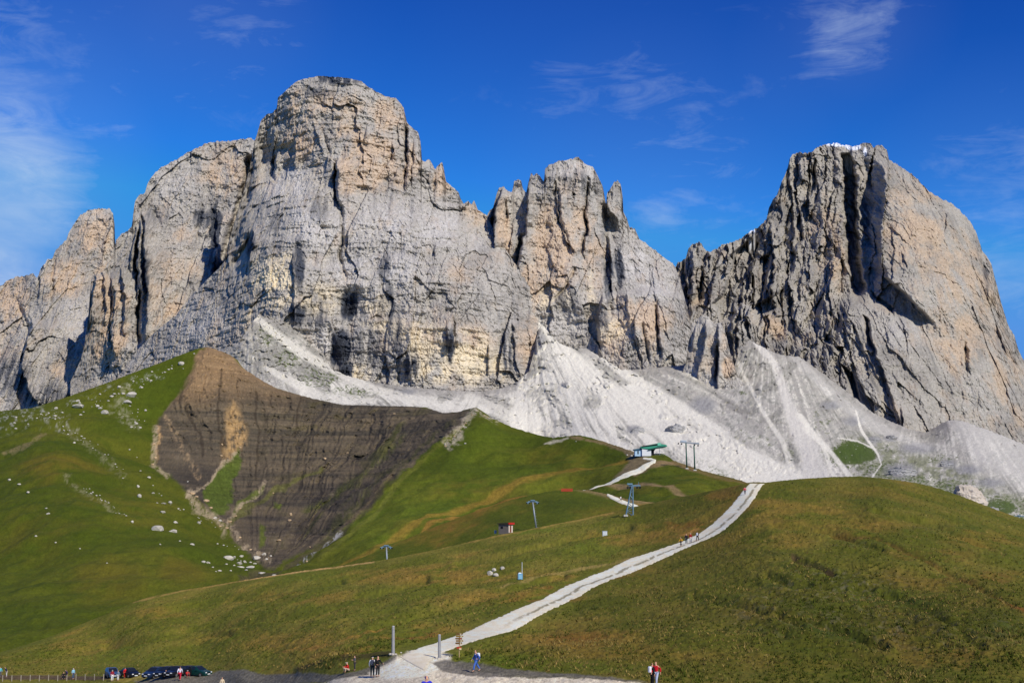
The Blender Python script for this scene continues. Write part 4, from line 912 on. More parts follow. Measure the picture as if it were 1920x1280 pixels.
def foreground():
    px, py = columns(-220, 2130, 1.25, E_TOP, [(-220, 1312), (2130, 1312)], 1.25, .8, 8, 9)
    P = fore_pts(px, py)
    X, Yw = P[..., 0], P[..., 1]
    w = fbm(px / 40, py / 30, 6.9, 4); wx_ = px + w * 16; wy_ = py + w * 9
    n00 = fbm(X / 40, Yw / 70, 9.2, 4); n0 = fbm(X / 11, Yw / 26, 1.2, 4, .55); n1 = fbm(X / 2.6, Yw / 5.5, 1.7, 4, .6); n2 = fbm(X / .7, Yw / 1.2, 2.2, 3, .6)
    n3 = fbm(px / 2.6, py / 1.8, 2.9, 2, .6)
    G1 = lin(92, 100, 36); G2 = lin(116, 114, 52); G3 = lin(70, 84, 28); BR = lin(132, 112, 54); RB = lin(122, 94, 48); ST = lin(172, 150, 96)
    c = mixc(G1, G2, sstep(-.3, .4, n0 + .5 * n1))
    c = mixc(c, G3, sstep(-.02, .4, n1 * .8 + .5 * n2 - .2 * n00) * .75)
    # hay-brown and russet areas
    bm = blob(wx_, wy_, [(1480, 960, 160, 40, .45), (1640, 930, 130, 26, .25), (1420, 1010, 130, 30, .35), (1620, 990, 120, 20, .5), (800, 1080, 180, 24, .6), (560, 1120, 140, 16, .5), (980, 1120, 120, 18, .6), (1100, 1080, 100, 14, .6), (780, 1190, 140, 22, .7), (500, 1200, 160, 20, .5),
                        (1080, 1200, 140, 26, .75), (1250, 1000, 80, 20, .6), (1150, 1010, 90, 14, .5), (950, 1080, 100, 14, .5), (1200, 1230, 200, 20, .5), (1700, 1090, 140, 20, .25), (1100, 960, 100, 10, .6), (1350, 930, 60, 12, .7), (1560, 1240, 300, 20, .25), (640, 1228, 80, 12, .7), (300, 1150, 80, 12, .4), (1850, 1010, 90, 20, .4)])
    c = mixc(c, BR * (1 + .25 * n1[..., None]), np.clip(bm * 1.3, 0, 1) * sstep(-.35, .2, n0 + .4 * n1))
    c = mixc(c, BR * .95, sstep(.12, .5, n0 * .7 + n00 * .5 + .25 * n1) * .65)
    rus = blob(wx_, wy_, [(780, 1195, 70, 10, 1), (1000, 1125, 110, 12, .7), (1060, 1105, 80, 12, .8), (1840, 1080, 120, 10, .45), (1080, 1195, 60, 10, .8), (680, 1222, 50, 8, .8), (1290, 985, 60, 8, .7), (1740, 1040, 100, 12, .35), (1160, 1085, 60, 7, .7)])
    c = mixc(c, RB, rus * sstep(-.3, .2, n1 + .4 * n0))
    c = mixc(c, ST, sstep(.28, .55, n1 * .6 + n2 * .55 + .2 * n0) * .55)
    gm = blob(wx_, wy_, [(930, 1240, 110, 16, .9), (900, 990, 160, 14, .6), (1120, 1030, 100, 10, .4), (1640, 1130, 160, 40, .4), (1100, 1250, 150, 12, .6), (560, 1080, 120, 12, .3), (1000, 995, 60, 8, .7), (200, 1230, 200, 20, .3)])
    c = mixc(c, lin(92, 110, 36) * (1 + .2 * n1[..., None]), gm * sstep(-.45, .1, n1))
    # grey-green scrubby patches on the right
    hm = blob(wx_, wy_, [(1580, 1090, 150, 26, .9), (1540, 1110, 120, 30, .9), (1640, 1170, 150, 40, .8), (1450, 1150, 100, 50, .6), (1750, 1190, 110, 36, .7), (1600, 1020, 70, 10, .4), (1880, 1180, 80, 40, .5)])
    c = mixc(c, lin(128, 128, 104), hm * sstep(.08, .32, fbm(X / .8, Yw / 1.3, 7.2, 3, .6) + .2 * n1) * .75)
    c = mixc(c, lin(52, 62, 26), hm * sstep(.05, .35, -fbm(X / 1.0, Yw / 1.7, 8.2, 3, .6)) * .6)
    # tracks and worn lines
    def line(L, wd, col, s, wob=5, nm=True):
        nonlocal c
        d, t = line_d(px + w * wob, py + w * wob, L)
        m = s * (1 - sstep(wd * .4, wd * 1.3, d + n3 * 1.5))
        if nm: m = m * sstep(-.5, .1, n1)
        c = mixc(c, np.asarray(col) * (1 + .3 * n2[..., None]), m)
    line([(1490, 1045), (1530, 1060), (1560, 1074)], 6, lin(74, 62, 48), .85)
    line([(1560, 1004), (1640, 1005), (1760, 1060), (1900, 1130)], 4, lin(104, 84, 44), .6)
    line([(1860, 1115), (1960, 1160)], 5, lin(126, 76, 44), .7)
    line([(460, 1086), (560, 1071), (640, 1061), (700, 1053)], 2.6, lin(186, 158, 110), .8, 0)
    line([(250, 1128), (340, 1107), (460, 1087)], 2.0, lin(160, 136, 84), .6, 0)
    line([(830, 1025), (1000, 990), (1150, 962)], 3, lin(160, 136, 78), .5)
    line([(940, 1100), (1060, 1070), (1180, 1050)], 3, lin(164, 146, 96), .5)
    line([(530, 1222), (640, 1200), (760, 1170)], 3, lin(160, 122, 64), .5)
    line([(1270, 1008), (1320, 990)], 3, lin(180, 140, 84), .6)
    line([(560, 1258), (640, 1238), (730, 1236)], 4, lin(58, 50, 38), .7)
    c = c * np.array([.92, .80, .64], np.float32)
    c = c * (1 - .2 * blob(wx_, wy_, [(1640, 1160, 260, 90, 1), (1850, 1150, 120, 80, .8)]))[..., None]
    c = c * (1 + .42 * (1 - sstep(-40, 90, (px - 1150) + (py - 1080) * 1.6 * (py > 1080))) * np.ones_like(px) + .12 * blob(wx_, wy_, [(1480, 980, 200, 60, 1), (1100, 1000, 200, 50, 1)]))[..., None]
    c = mixc(c, lin(58, 72, 26), blob(wx_, wy_, [(1500, 1060, 60, 10, .8), (1690, 1130, 100, 12, .8), (1560, 1190, 110, 12, .7), (1480, 1100, 70, 8, .7), (1350, 1130, 60, 9, .6), (1760, 990, 110, 9, .6), (1560, 930, 120, 10, .5), (1880, 1180, 60, 14, .6), (1440, 1040, 60, 8, .6), (420, 1178, 120, 8, .5), (700, 1128, 110, 8, .5), (1000, 1035, 90, 6, .4), (500, 1118, 90, 7, .4)]) * sstep(-.4, .15, n1) * .75)
    c = c * (1 + .12 * sstep(1350, 1500, px) * (1 - sstep(1050, 1150, py)))[..., None]
    # parking strip, bank, soil and gravel apron at the bottom
    def area(poly, col, s, f=3, v=.25):
        nonlocal c
        sd = poly_sd(px + w * 8, py + w * 3 + n3 * 1.2, poly)
        c = mixc(c, np.asarray(col) * (1 + v * n2[..., None] + v * n3[..., None]), (1 - sstep(-f, f * .4, sd)) * s)
    area([(-260, 1263), (0, 1264), (120, 1265), (200, 1267), (260, 1270), (210, 1275), (120, 1274), (-260, 1272)], lin(94, 76, 60), .9, 2)
    area([(240, 1270), (262, 1266), (300, 1262), (380, 1262), (420, 1256), (460, 1254), (490, 1262), (560, 1262), (640, 1262), (700, 1250), (742, 1236), (780, 1240), (720, 1270), (560, 1282), (480, 1320), (215, 1320), (260, 1282)], lin(118, 112, 100), .9, 3)
    area([(600, 1280), (640, 1270), (690, 1264), (742, 1240), (830, 1236), (860, 1250), (960, 1268), (1060, 1270), (1160, 1274), (1240, 1280), (1400, 1292), (1500, 1320), (560, 1320), (570, 1288)], lin(222, 208, 180), .95, 3, .14)
    area([(690, 1262), (742, 1240), (765, 1226), (812, 1222), (850, 1232), (842, 1248), (800, 1268), (720, 1275)], lin(250, 238, 208), .95, 6, .12)
    area([(806, 1244), (835, 1238), (870, 1241), (920, 1248), (985, 1256), (1090, 1264), (1180, 1271), (1230, 1277), (1150, 1276), (1060, 1271), (960, 1270), (880, 1268), (830, 1260)], lin(112, 106, 94), .9, 3)
    area([(210, 1264), (235, 1261), (262, 1262), (285, 1268), (270, 1276), (225, 1279), (205, 1275)], lin(150, 134, 60), .85, 3)
    area([(-260, 1277), (210, 1278), (230, 1320), (-260, 1320)], lin(116, 116, 54), .9, 2)
    n5 = fbm(px / 6.5, py / 4.2, 3.9, 3, .6)
    c *= np.clip(1 + .36 * n2 + .34 * n3 + .30 * n5 + .16 * n1, .25, 2)[..., None]
    # ground from the frame's lower edge back under and behind the camera
    P0 = P[0]; rows = []
    for s in np.linspace(1, 0, 16)[:-1]:
        r = P0.copy()
        Yt = P0[:, 1] * (1 - s) + (-90) * s
        r[:, 1] = Yt
        r[:, 0] = P0[:, 0] * (1 - s) + (px[0] - 960) * .25 * s
        zz = np.where(Yt > 0, -1.7 + (P0[:, 2] + 1.7) * np.clip(Yt / P0[:, 1], 0, 1), -1.7 - .04 * Yt)
        r[:, 2] = zz
        rows.append(r)
    P2 = np.concatenate([np.stack(rows), P], 0); c2 = np.concatenate([np.repeat(c[:1], len(rows), 0), c], 0)
    nr = 4
    P2 = back_rows(P2, (5, 16, 40, 80), (.4, 2.5, 12, 36)); c2 = np.concatenate([c2, np.repeat(c2[-1:], nr, 0)], 0)
    # carry the hillside on to both sides, well out of the frame
    L_ = [P2[:, :1] + np.array([-o_, 0, -o_ * .05]) for o_ in (260, 120, 50, 18)]; R_ = [P2[:, -1:] + np.array([o_, 0, -o_ * .05]) for o_ in (18, 50, 120, 260)]
    P2 = np.concatenate(L_ + [P2] + R_, 1)
    c2 = np.concatenate([c2[:, :1]] * 4 + [c2] + [c2[:, -1:]] * 4, 1)
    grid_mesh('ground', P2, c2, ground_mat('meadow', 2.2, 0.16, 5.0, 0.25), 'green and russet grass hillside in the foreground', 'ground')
foreground()

def grass():
    r = np.random.RandomState(11); n = 46000
    px = r.uniform(-200, 2100, n); py = np.interp(px, *np.array(E_TOP).T) + 6; py = py + (1290 - py) * r.uniform(0, 1, n) ** .8
    d, t = line_d(px, py, PC); wd = np.interp(t, np.linspace(0, 1, len(PW)), PW)
    grav = [(-260, 1262), (200, 1265), (300, 1262), (420, 1256), (560, 1260), (690, 1248), (742, 1234), (835, 1236), (870, 1240), (985, 1256), (1180, 1271), (1230, 1278), (1500, 1300), (1500, 1400), (-260, 1400)]
    ok = (d > wd * 1.15) & (poly_sd(px, py, grav) > 1) & (fbm(px / 60, py / 30, 2.2, 3) + r.uniform(-.5, .5, n) > -.15)
    px, py = px[ok], py[ok]; n = len(px)
    P = fore_pts(px, py)
    K = 4
    h = r.uniform(.10, .26, n) * (1 + .6 * (fbm(P[:, 0] / 6, P[:, 1] / 9, 3.3, 2) > .1))
    V = np.zeros((n, K, 3, 3)); 
    for k in range(K):
        a = r.uniform(0, 6.28, n); w = r.uniform(.03, .07, n); lean = r.uniform(.05, .22, n) * h / .2; b = r.uniform(0, 6.28, n)
        cx = P[:, 0] + r.normal(0, .07, n); cy = P[:, 1] + r.normal(0, .07, n)
        V[:, k, 0] = np.stack([cx - np.cos(a) * w, cy - np.sin(a) * w, P[:, 2] - .03], -1)
        V[:, k, 1] = np.stack([cx + np.cos(a) * w, cy + np.sin(a) * w, P[:, 2] - .03], -1)
        V[:, k, 2] = np.stack([cx + np.cos(b) * lean, cy + np.sin(b) * lean, P[:, 2] + h * r.uniform(.7, 1.1, n)], -1)
    nv = n * K * 3
    me = bpy.data.meshes.new('grass'); me.vertices.add(nv); me.vertices.foreach_set('co', V.reshape(-1).astype(np.float32))
    me.loops.add(nv); me.loops.foreach_set('vertex_index', np.arange(nv, dtype=np.int32))
    me.polygons.add(n * K); me.polygons.foreach_set('loop_start', (np.arange(n * K) * 3).astype(np.int32)); me.polygons.foreach_set('loop_total', np.full(n * K, 3, np.int32))
    me.update(calc_edges=True)
    hue = fbm(P[:, 0] / 9, P[:, 1] / 22, 1.2, 4) + r.uniform(-.35, .35, n)
    c = mixc(lin(72, 82, 26), lin(150, 128, 72), sstep(-.25, .5, hue)) * r.uniform(.6, 1.25, n)[:, None]
    c4 = np.ones((n, K * 3, 4), np.float32); c4[..., :3] = c[:, None]
    at = me.color_attributes.new('albedo', 'FLOAT_COLOR', 'POINT'); at.data.foreach_set('color', c4.reshape(-1))
    me.materials.append(ground_mat('grass_blades', 3, .01, 4, .1))
    o = bpy.data.objects.new('grass', me); COL.objects.link(o)
    setp(o, 'short dry and green grass tufts covering the foreground hillside', 'grass', None, 'stuff')
grass()

# wide base land under everything
def base_land():
    xs = np.linspace(-20000, 20000, 81); ys = np.linspace(-20000, 20000, 81)
    gx, gy = np.meshgrid(xs, ys)
    z = -150 + 30 * fbm(gx / 4000, gy / 4000, 1.3, 3)
    P = np.stack([gx, gy, z], -1)
    c = np.zeros(P.shape, np.float32) + lin(84, 96, 44)
    grid_mesh('valley_floor', P, c, ground_mat('valley_turf', 0.01, 3, 0.02, .2), 'low green land far below the pass', 'ground')
base_land()

# ================================================================ OBJECT HELPERS
def pmat(name, col, rough=0.7, metal=0.0, var=0.12, scale=6.0, spec=0.3):
    m = bpy.data.materials.new(name); m.use_nodes = True
    t = m.node_tree; b = t.nodes['Principled BSDF']
    b.inputs['Roughness'].default_value = rough; b.inputs['Metallic'].default_value = metal
    b.inputs['Specular IOR Level'].default_value = spec
    n = N(t, 'ShaderNodeTexNoise', Scale=scale, Detail=4.0)
    co = N(t, 'ShaderNodeTexCoord'); t.links.new(co.outputs['Object'], n.inputs['Vector'])
    mr = N(t, 'ShaderNodeMapRange'); mr.inputs['To Min'].default_value = 1 - var; mr.inputs['To Max'].default_value = 1 + var
    mr.inputs['From Min'].default_value = .3; mr.inputs['From Max'].default_value = .7
    t.links.new(n.outputs[0], mr.inputs['Value'])
    s = N(t, 'ShaderNodeVectorMath', operation='SCALE'); s.inputs[0].default_value = tuple(col[:3])
    t.links.new(mr.outputs[0], s.inputs['Scale']); t.links.new(s.outputs[0], b.inputs['Base Color'])
    return m
_mc = {}
def cm(r, g, b, rough=.75, metal=0.0):
    k = (r, g, b, rough, metal)
    if k not in _mc: _mc[k] = pmat('paint_%d_%d_%d' % (r, g, b), lin(r, g, b), rough, metal)
    return _mc[k]

class MB:
    def __init__(self): self.v = []; self.f = []
    def box(self, c, s, rot=0.0, taper=1.0, axis=None):
        i = len(self.v); cx, cy, cz = c; sx, sy, sz = [k / 2 for k in s]
        for z in (-1, 1):
            k = taper if z > 0 else 1.0
            for x, y in ((-1, -1), (1, -1), (1, 1), (-1, 1)):
                X, Y = x * sx * k, y * sy * k
                self.v.append((cx + X * math.cos(rot) - Y * math.sin(rot), cy + X * math.sin(rot) + Y * math.cos(rot), cz + z * sz))
        for q in ((0, 3, 2, 1), (4, 5, 6, 7), (0, 1, 5, 4), (1, 2, 6, 5), (2, 3, 7, 6), (3, 0, 4, 7)): self.f.append([i + k for k in q])
        return self
    def tube(self, a, b, r0, r1=None, n=8, caps=True):
        r1 = r0 if r1 is None else r1
        a = Vector(a); b = Vector(b); d = (b - a).normalized()
        u = d.orthogonal().normalized(); w = d.cross(u); i = len(self.v)
        for p, r in ((a, r0), (b, r1)):
            for k in range(n):
                t = 2 * math.pi * k / n
                self.v.append(tuple(p + (u * math.cos(t) + w * math.sin(t)) * r))
        for k in range(n): self.f.append([i + k, i + (k + 1) % n, i + n + (k + 1) % n, i + n + k])
        if caps: self.f.append([i + k for k in range(n)][::-1]); self.f.append([i + n + k for k in range(n)])
        return self
    def poly_prism(self, pts, y0, y1):
        """pts in x,z; extruded along y"""
        i = len(self.v); n = len(pts)
        for y in (y0, y1):
            for x, z in pts: self.v.append((x, y, z))
        self.f.append([i + k for k in range(n)]); self.f.append([i + n + k for k in range(n)][::-1])
        for k in range(n): self.f.append([i + k, i + n + k, i + n + (k + 1) % n, i + (k + 1) % n])
        return self
    def quad(self, *p):
        i = len(self.v); self.v += [tuple(q) for q in p]; self.f.append(list(range(i, i + len(p)))); return self
    def build(self, name, mat, parent=None, smooth=False, loc=(0, 0, 0), rz=0.0, bevel=0.0):
        me = bpy.data.meshes.new(name); me.from_pydata(self.v, [], self.f)
        import bmesh
        bm = bmesh.new(); bm.from_mesh(me)
        if bevel: bmesh.ops.bevel(bm, geom=bm.edges[:], offset=bevel, segments=1, affect='EDGES', clamp_overlap=True)
        bmesh.ops.recalc_face_normals(bm, faces=bm.faces); bm.to_mesh(me); bm.free()
        if smooth: me.polygons.foreach_set('use_smooth', [True] * len(me.polygons))
        me.materials.append(mat)
        o = bpy.data.objects.new(name, me); COL.objects.link(o)
        o.location = loc; o.rotation_euler = (0, 0, rz)
        if parent is not None: o.parent = parent
        return o
def thing(name, loc, label, cat, group=None, rz=0.0, scale=1.0):
    o = bpy.data.objects.new(name, None); COL.objects.link(o)
    o.location = tuple(float(k) for k in loc); o.rotation_euler = (0, 0, rz); o.scale = (scale,) * 3
    o.empty_display_size = .3
    return setp(o, label, cat, group)
def kids(o): return [c for c in bpy.data.objects if c.parent == o]
def copy_tree(o, ch_map):
    r = o.copy(); COL.objects.link(r)
    for c in ch_map.get(o.name, []):
        k = copy_tree(c, ch_map); k.parent = r
    return r
def F_(px, py, dz=0.0):
    p = fore_pts(np.array([float(px)]), np.array([float(py)]))[0]; return Vector((p[0], p[1], p[2] + dz))
def K_(px, py): return Vector(knoll_pts(np.array([float(px)]), np.array([float(py)]))[0])
def H_(px, py): return Vector(hill_pts(np.array([float(px)]), np.array([float(py)]))[0][0])
def S_(px, py): return Vector(to_world(px, py, float(S_T(px, py))))
def ppm(p): return p[1] / F       # metres per source pixel at that point

# ================================================================ PATHS
def ribbon(name, fn, secs, label, raise_z, cols_n=11, strip=None, jag=.08, n=None, seed=0.0):
    A = np.array([a for a, b in secs], float); B = np.array([b for a, b in secs], float)
    L = np.concatenate([[0], np.cumsum(np.hypot(*(np.diff((A + B) / 2, axis=0).T)))])
    n = n or int(L[-1] / 1.6)
    t = np.linspace(0, L[-1], n)
    ax = np.interp(t, L, A[:, 0]); ay = np.interp(t, L, A[:, 1]); bx = np.interp(t, L, B[:, 0]); by = np.interp(t, L, B[:, 1])
    k = np.ones(9) / 9
    def sm(v): return np.convolve(np.pad(v, 4, mode='edge'), k, 'valid')
    ax, ay, bx, by = map(sm, (ax, ay, bx, by))
    ja = jag * fbm(t / 7, t * 0 + seed, 0, 4, .6) * 1.6; jb = jag * fbm(t / 7, t * 0 + seed + 9, 0, 4, .6) * 1.6
    s = np.linspace(0, 1, cols_n)[:, None]
    s2 = -ja[None] * (1 - s) + (1 + jb[None]) * s
    px = ax[None] * (1 - s2) + bx[None] * s2; py = ay[None] * (1 - s2) + by[None] * s2
    P = fn(px, py); P[..., 2] += raise_z
    # edges and ends sink into the turf
    P[:, 0, 2] -= raise_z * 1.6; P[:, -1, 2] -= raise_z * 1.6
    P[0, :, 2] -= raise_z * 1.6; P[-1, :, 2] -= raise_z * 1.6
    X, Yw = P[..., 0], P[..., 1]
    nn = fbm(X / .8, Yw / 2.0, seed + 3, 4, .6); nl = fbm(X / 5, Yw / 8, seed + 5, 3)
    c = mixc(lin(236, 224, 192), lin(250, 243, 220), sstep(-.3, .3, nn + .5 * nl))
    c = mixc(c, lin(190, 176, 146), sstep(.15, .5, nn - .2 * nl) * .45)
    if strip is not None:
        tt = np.repeat((t / L[-1])[None], cols_n, 0); ss = np.repeat(s, n, 1)
        pos, wid = strip
        m = (1 - sstep(wid * .5, wid * 1.1, np.abs(ss - pos + .10 * nl))) * sstep(-.30, .0, fbm(tt * 60, ss * 1.5, seed, 4, .7) + .02) * sstep(.22, .34, tt)
        c = mixc(c, lin(112, 104, 66), m * .75)
    if strip is not None:
        c = mixc(c, lin(222, 208, 180) * (1 + .14 * nn[..., None]), (1 - sstep(.0, .05, np.repeat((t / L[-1])[None], cols_n, 0) + .012 * nn)) * .6)
    c = mixc(c, lin(150, 140, 104), (1 - sstep(.0, .12, np.minimum(s, 1 - s)))[:, :1] * np.ones_like(px) * sstep(-.2, .3, nn) * .7)
    o = grid_mesh(name, P.transpose(1, 0, 2), c.transpose(1, 0, 2), PATHM, label, 'path', 'structure')
    return o
PATHM = ground_mat('gravel', 3.0, .06, 6.0, .12)
ribbon('path', fore_pts, [((a[0] * .93 + b[0] * .07, a[1] * .93 + b[1] * .07), (a[0] * .07 + b[0] * .93, a[1] * .07 + b[1] * .93)) for a, b in PATH[2:]], 'white gravel double track climbing the foreground hill to the saddle', .06, cols_n=19, strip=(.60, .085))
def around(line):
    secs = []
    for i, (x, y, w) in enumerate(line):
        x0, y0, _ = line[max(i - 1, 0)]; x1, y1, _ = line[min(i + 1, len(line) - 1)]
        dx, dy = x1 - x0, y1 - y0; l = math.hypot(dx, dy); nx, ny = -dy / l * w / 2, dx / l * w / 2
        secs.append(((x + nx, y + ny), (x - nx, y - ny)))
    return secs
hillf = lambda a, b: hill_pts(a, b)[0]
ribbon('path', hillf, around([(1203, 860, 2), (1215, 862, 6), (1226, 865, 8), (1230, 870, 9), (1222, 876, 9), (1205, 884, 7), (1180, 893, 7), (1155, 902, 6), (1130, 910, 5), (1108, 917, 4.5), (1090, 922, 3)]), 'pale track that bends up to the green chairlift station', .25, cols_n=7, seed=4)
ribbon('path', knoll_pts, around([(1136, 926, 3), (1146, 931, 7), (1158, 937, 9), (1172, 943, 8), (1186, 947, 6), (1200, 951, 3)]), 'short pale stretch of track on the knoll behind the big mast', .2, cols_n=7, seed=6)

# ================================================================ BOULDERS AND CRAGS
STONE = pmat('boulder_stone', lin(194, 187, 172), .95, 0, .22, .9, .1)
STONE_G = pmat('crag_stone', lin(160, 158, 154), .95, 0, .3, .25, .1)
STONE_T = pmat('tan_stone', lin(186, 160, 124), .95, 0, .2, .9, .1)
def rock_data(name, seed, mat, sub=3, flat=.75):
    import bmesh
    bm = bmesh.new(); bmesh.ops.create_icosphere(bm, subdivisions=sub, radius=1.0)
    co = np.array([v.co[:] for v in bm.verts], np.float32)
    r = 1 + .34 * fbm(co[:, 0] * 1.1, co[:, 1] * 1.1, co[:, 2] * 1.1, 3, .5, seed=seed) + .10 * fbm(co[:, 0] * 4, co[:, 1] * 4, co[:, 2] * 4, 2, seed=seed)
    rs = np.random.RandomState(int(seed * 10) + 3)
    co = co * r[:, None]
    for k in range(9):                                    # cleave flat faces
        n = rs.normal(size=3); n /= np.linalg.norm(n); d = rs.uniform(.62, .85)
        h = co @ n; co = co - np.clip(h - d, 0, None)[:, None] * n * .9
    co[:, 2] = co[:, 2] * flat + .25
    if sub >= 4:
        k_ = blocks(co[:, 0] * 3.2 + co[:, 1] * 2, co[:, 2] * 3.4, 4) + .6 * blocks(co[:, 0] * 8 + co[:, 1] * 5, co[:, 2] * 8, 9)
        co = co * (1 + .16 * k_[:, None])
    for v, c in zip(bm.verts, co): v.co = c
    me = bpy.data.meshes.new(name); bm.to_mesh(me); bm.free(); me.materials.append(mat)
    return me
RD = [rock_data('boulder', 1.3 + i * 2.7, STONE, 2) for i in range(6)]
RDT = [rock_data('boulder', 31.3 + i * 2.7, STONE_T, 2) for i in range(3)]
rnd = random.Random(5)
def boulder(fn, px, py, w, h, label, group='white boulders scattered over the far green hill', data=None, dat=None):
    p = fn(px, py + h * .3); m = ppm(p)
    o = bpy.data.objects.new('boulder', data or rnd.choice(RD)); COL.objects.link(o)
    o.location = p; o.rotation_euler = (0, 0, rnd.uniform(0, 6.28))
    sw = w * m / 2 * 1.08; sh = h * m / 2 * 1.15
    a = abs(math.cos(o.rotation_euler[2]))
    o.scale = (sw, sw, sh * 1.25)
    return setp(o, label, 'boulder', group)
BIG = [(296, 1000, 26, 14, 'largest white boulder on the left green slope, above the spur of small stones'), (324, 1005, 15, 8, 'flat white boulder just right of the largest one on the left green slope'),
       (429, 1046, 21, 11, 'biggest boulder of the cluster at the foot of the brown bowl'), (482, 1040, 15, 10, 'pale boulder at the right end of the cluster under the brown bowl'),
       (469, 1066, 17, 8, 'lowest white boulder of the cluster below the brown bowl, near the dark gully'), (450, 1061, 16, 6, 'long low white slab in the middle of the cluster below the brown bowl'),
       (491, 1082, 13, 5, 'flat white stone on the near crest line below the bowl'), (246, 741, 20, 12, 'widest white outcrop among the stones near the top of the left hill'),
       (146, 762, 22, 9, 'broad white outcrop on the shoulder of the far-left ridge line'), (197, 771, 16, 10, 'white outcrop lying between the two widest outcrops on the left hill'),
       (339, 682, 12, 9, 'white rock high on the left ridge, close to the brown summit'), (240, 754, 16, 9, 'white block directly below the widest outcrop on the left hill')]
for x, y, w, h, lb in BIG: boulder(H_, x, y, w, h, lb)
MID = [(259, 915, 6, 7), (261, 936, 8, 9), (279, 903, 7, 5), (287, 928, 6, 4), (319, 947, 8, 7), (306, 954, 10, 4), (304, 972, 11, 6), (329, 989, 8, 7), (337, 1022, 4, 3), (360, 1033, 9, 6), (372, 991, 8, 6), (381, 1055, 8, 5), (390, 1056, 8, 5), (412, 1071, 9, 4), (399, 1065, 5, 3), (405, 1076, 4, 3),
       (247, 991, 6, 6), (17, 904, 6, 6), (52, 931, 7, 5), (90, 969, 7, 4), (86, 959, 5, 3), (67, 1015, 5, 4), (104, 1019, 4, 3), (139, 835, 6, 5), (36, 912, 8, 4), (352, 908, 3, 3), (344, 960, 4, 3), (300, 1030, 4, 3), (230, 905, 4, 3), (150, 1030, 3, 3), (200, 1065, 4, 2)]
NAMED = {(261, 936): 'roundish white boulder on the left slope, upper of the pair above the largest boulder', (319, 947): 'squarish boulder on the left slope nearest the tan rubble of the bowl',
         (306, 954): 'low wide stone directly left of and below the squarish boulder on the left slope', (304, 972): 'flat white stone midway between the largest boulder and the bowl',
         (360, 1033): 'white stone below the largest boulder, right of the spur foot', (372, 991): 'bright stone just left of the tan rubble stream on the left slope',
         (412, 1071): 'long flat stone low on the left slope near the crest line', (17, 904): 'stone nearest the left edge of the picture on the green hill', (52, 931): 'pale stone second from the left edge on the green hill'}
for x, y, w, h in MID:
    if (x, y) in NAMED: boulder(H_, x, y, w, h, NAMED[(x, y)], 'lone white boulders on the left green slope')
    else: boulder(H_, x, y, w, h, 'smaller white boulder lying in the grass of the left green slope', 'lone white boulders on the left green slope')
for x, y, w, h in [(453, 1037, 8, 6), (448, 1052, 12, 7), (459, 1047, 7, 6), (439, 1059, 5, 4), (495, 1034, 8, 6), (514, 1081, 9, 4), (403, 973, 8, 6), (412, 980, 8, 6), (470, 1048, 6, 4), (424, 1060, 6, 3), (440, 1040, 5, 4), (478, 1050, 7, 4), (432, 1070, 5, 3), (462, 1076, 6, 3), (500, 1044, 6, 5), (508, 1040, 5, 4)]:
    boulder(H_, x, y, w, h, 'small white boulder of the cluster at the foot of the brown bowl', 'boulders at the foot of the brown bowl')
for x, y, w, h in [(431, 981, 8, 5), (360, 930, 10, 8), (386, 944, 14, 7), (368, 938, 8, 6), (395, 958, 8, 5), (545, 970, 6, 9), (543, 980, 7, 6), (609, 863, 9, 5), (512, 926, 4, 3), (581, 1023, 4, 3), (575, 1052, 5, 4), (523, 1009, 8, 5), (739, 778, 6, 4), (652, 850, 7, 4), (442, 968, 6, 4), (450, 960, 5, 4), (288, 838, 6, 5), (292, 856, 6, 6), (286, 868, 6, 5), (416, 840, 6, 6), (415, 858, 7, 5), (450, 843, 5, 4), (450, 1010, 6, 4), (470, 1025, 6, 4), (425, 1000, 7, 5), (412, 995, 6, 4)]:
    boulder(H_, x, y, w, h, 'tan boulder lying in or beside the brown bowl', 'tan boulders in the brown bowl', rnd.choice(RDT))
def scatter(n, regs, label, group, smin, smax, fn=None, data=None):
    c = 0
    while c < n:
        x0, y0, x1, y1, wd = rnd.choice(regs)
        t = rnd.random(); x = x0 + (x1 - x0) * t + rnd.gauss(0, wd); y = y0 + (y1 - y0) * t + rnd.gauss(0, wd * .6)
        if y < np.interp(x, *np.array(HILL_TOP).T) + 4: continue
        w = smin + (smax - smin) * rnd.random() ** 2.2
        boulder(H_, x, y, w, w * rnd.uniform(.55, .9), label, group, rnd.choice(data) if data else None)
        c += 1
scatter(74, [(20, 792, 130, 770, 9), (90, 785, 230, 745, 12), (200, 735, 270, 775, 14), (230, 730, 330, 690, 10), (240, 770, 260, 800, 10)], 'one of many small white stones strewn over the top of the left hill', 'stones over the top of the left hill', 2.2, 8)
scatter(48, [(110, 790, 230, 880, 6), (130, 800, 190, 850, 7), (150, 905, 235, 985, 4), (160, 920, 240, 985, 3)], 'one of the small white stones trailing down the left green spur', 'stones trailing down the left spur', 2, 5)
scatter(26, [(380, 650, 300, 700, 12), (330, 950, 440, 1040, 14), (250, 830, 300, 960, 10)], 'one of the small stones between the brown bowl and the left green slope', 'stones beside the brown bowl', 2, 4.5)
scatter(24, [(893, 768, 868, 810, 3), (870, 805, 830, 842, 3), (900, 775, 935, 790, 5)], 'one of the pale stones on the crest right of the brown bowl', 'stones on the crest right of the bowl', 2, 5, data=RDT + RD[:1])
for x, y, w, h in [(984, 952, 3, 3), (1184, 853, 5, 4), (1190, 851, 6, 4), (1176, 851, 4, 3), (872, 830, 5, 4), (1080, 828, 3, 2)]:
    boulder(H_, x, y, w, h, 'small pale stone beside the bare earth on the middle green spur', 'stones on the middle spur')
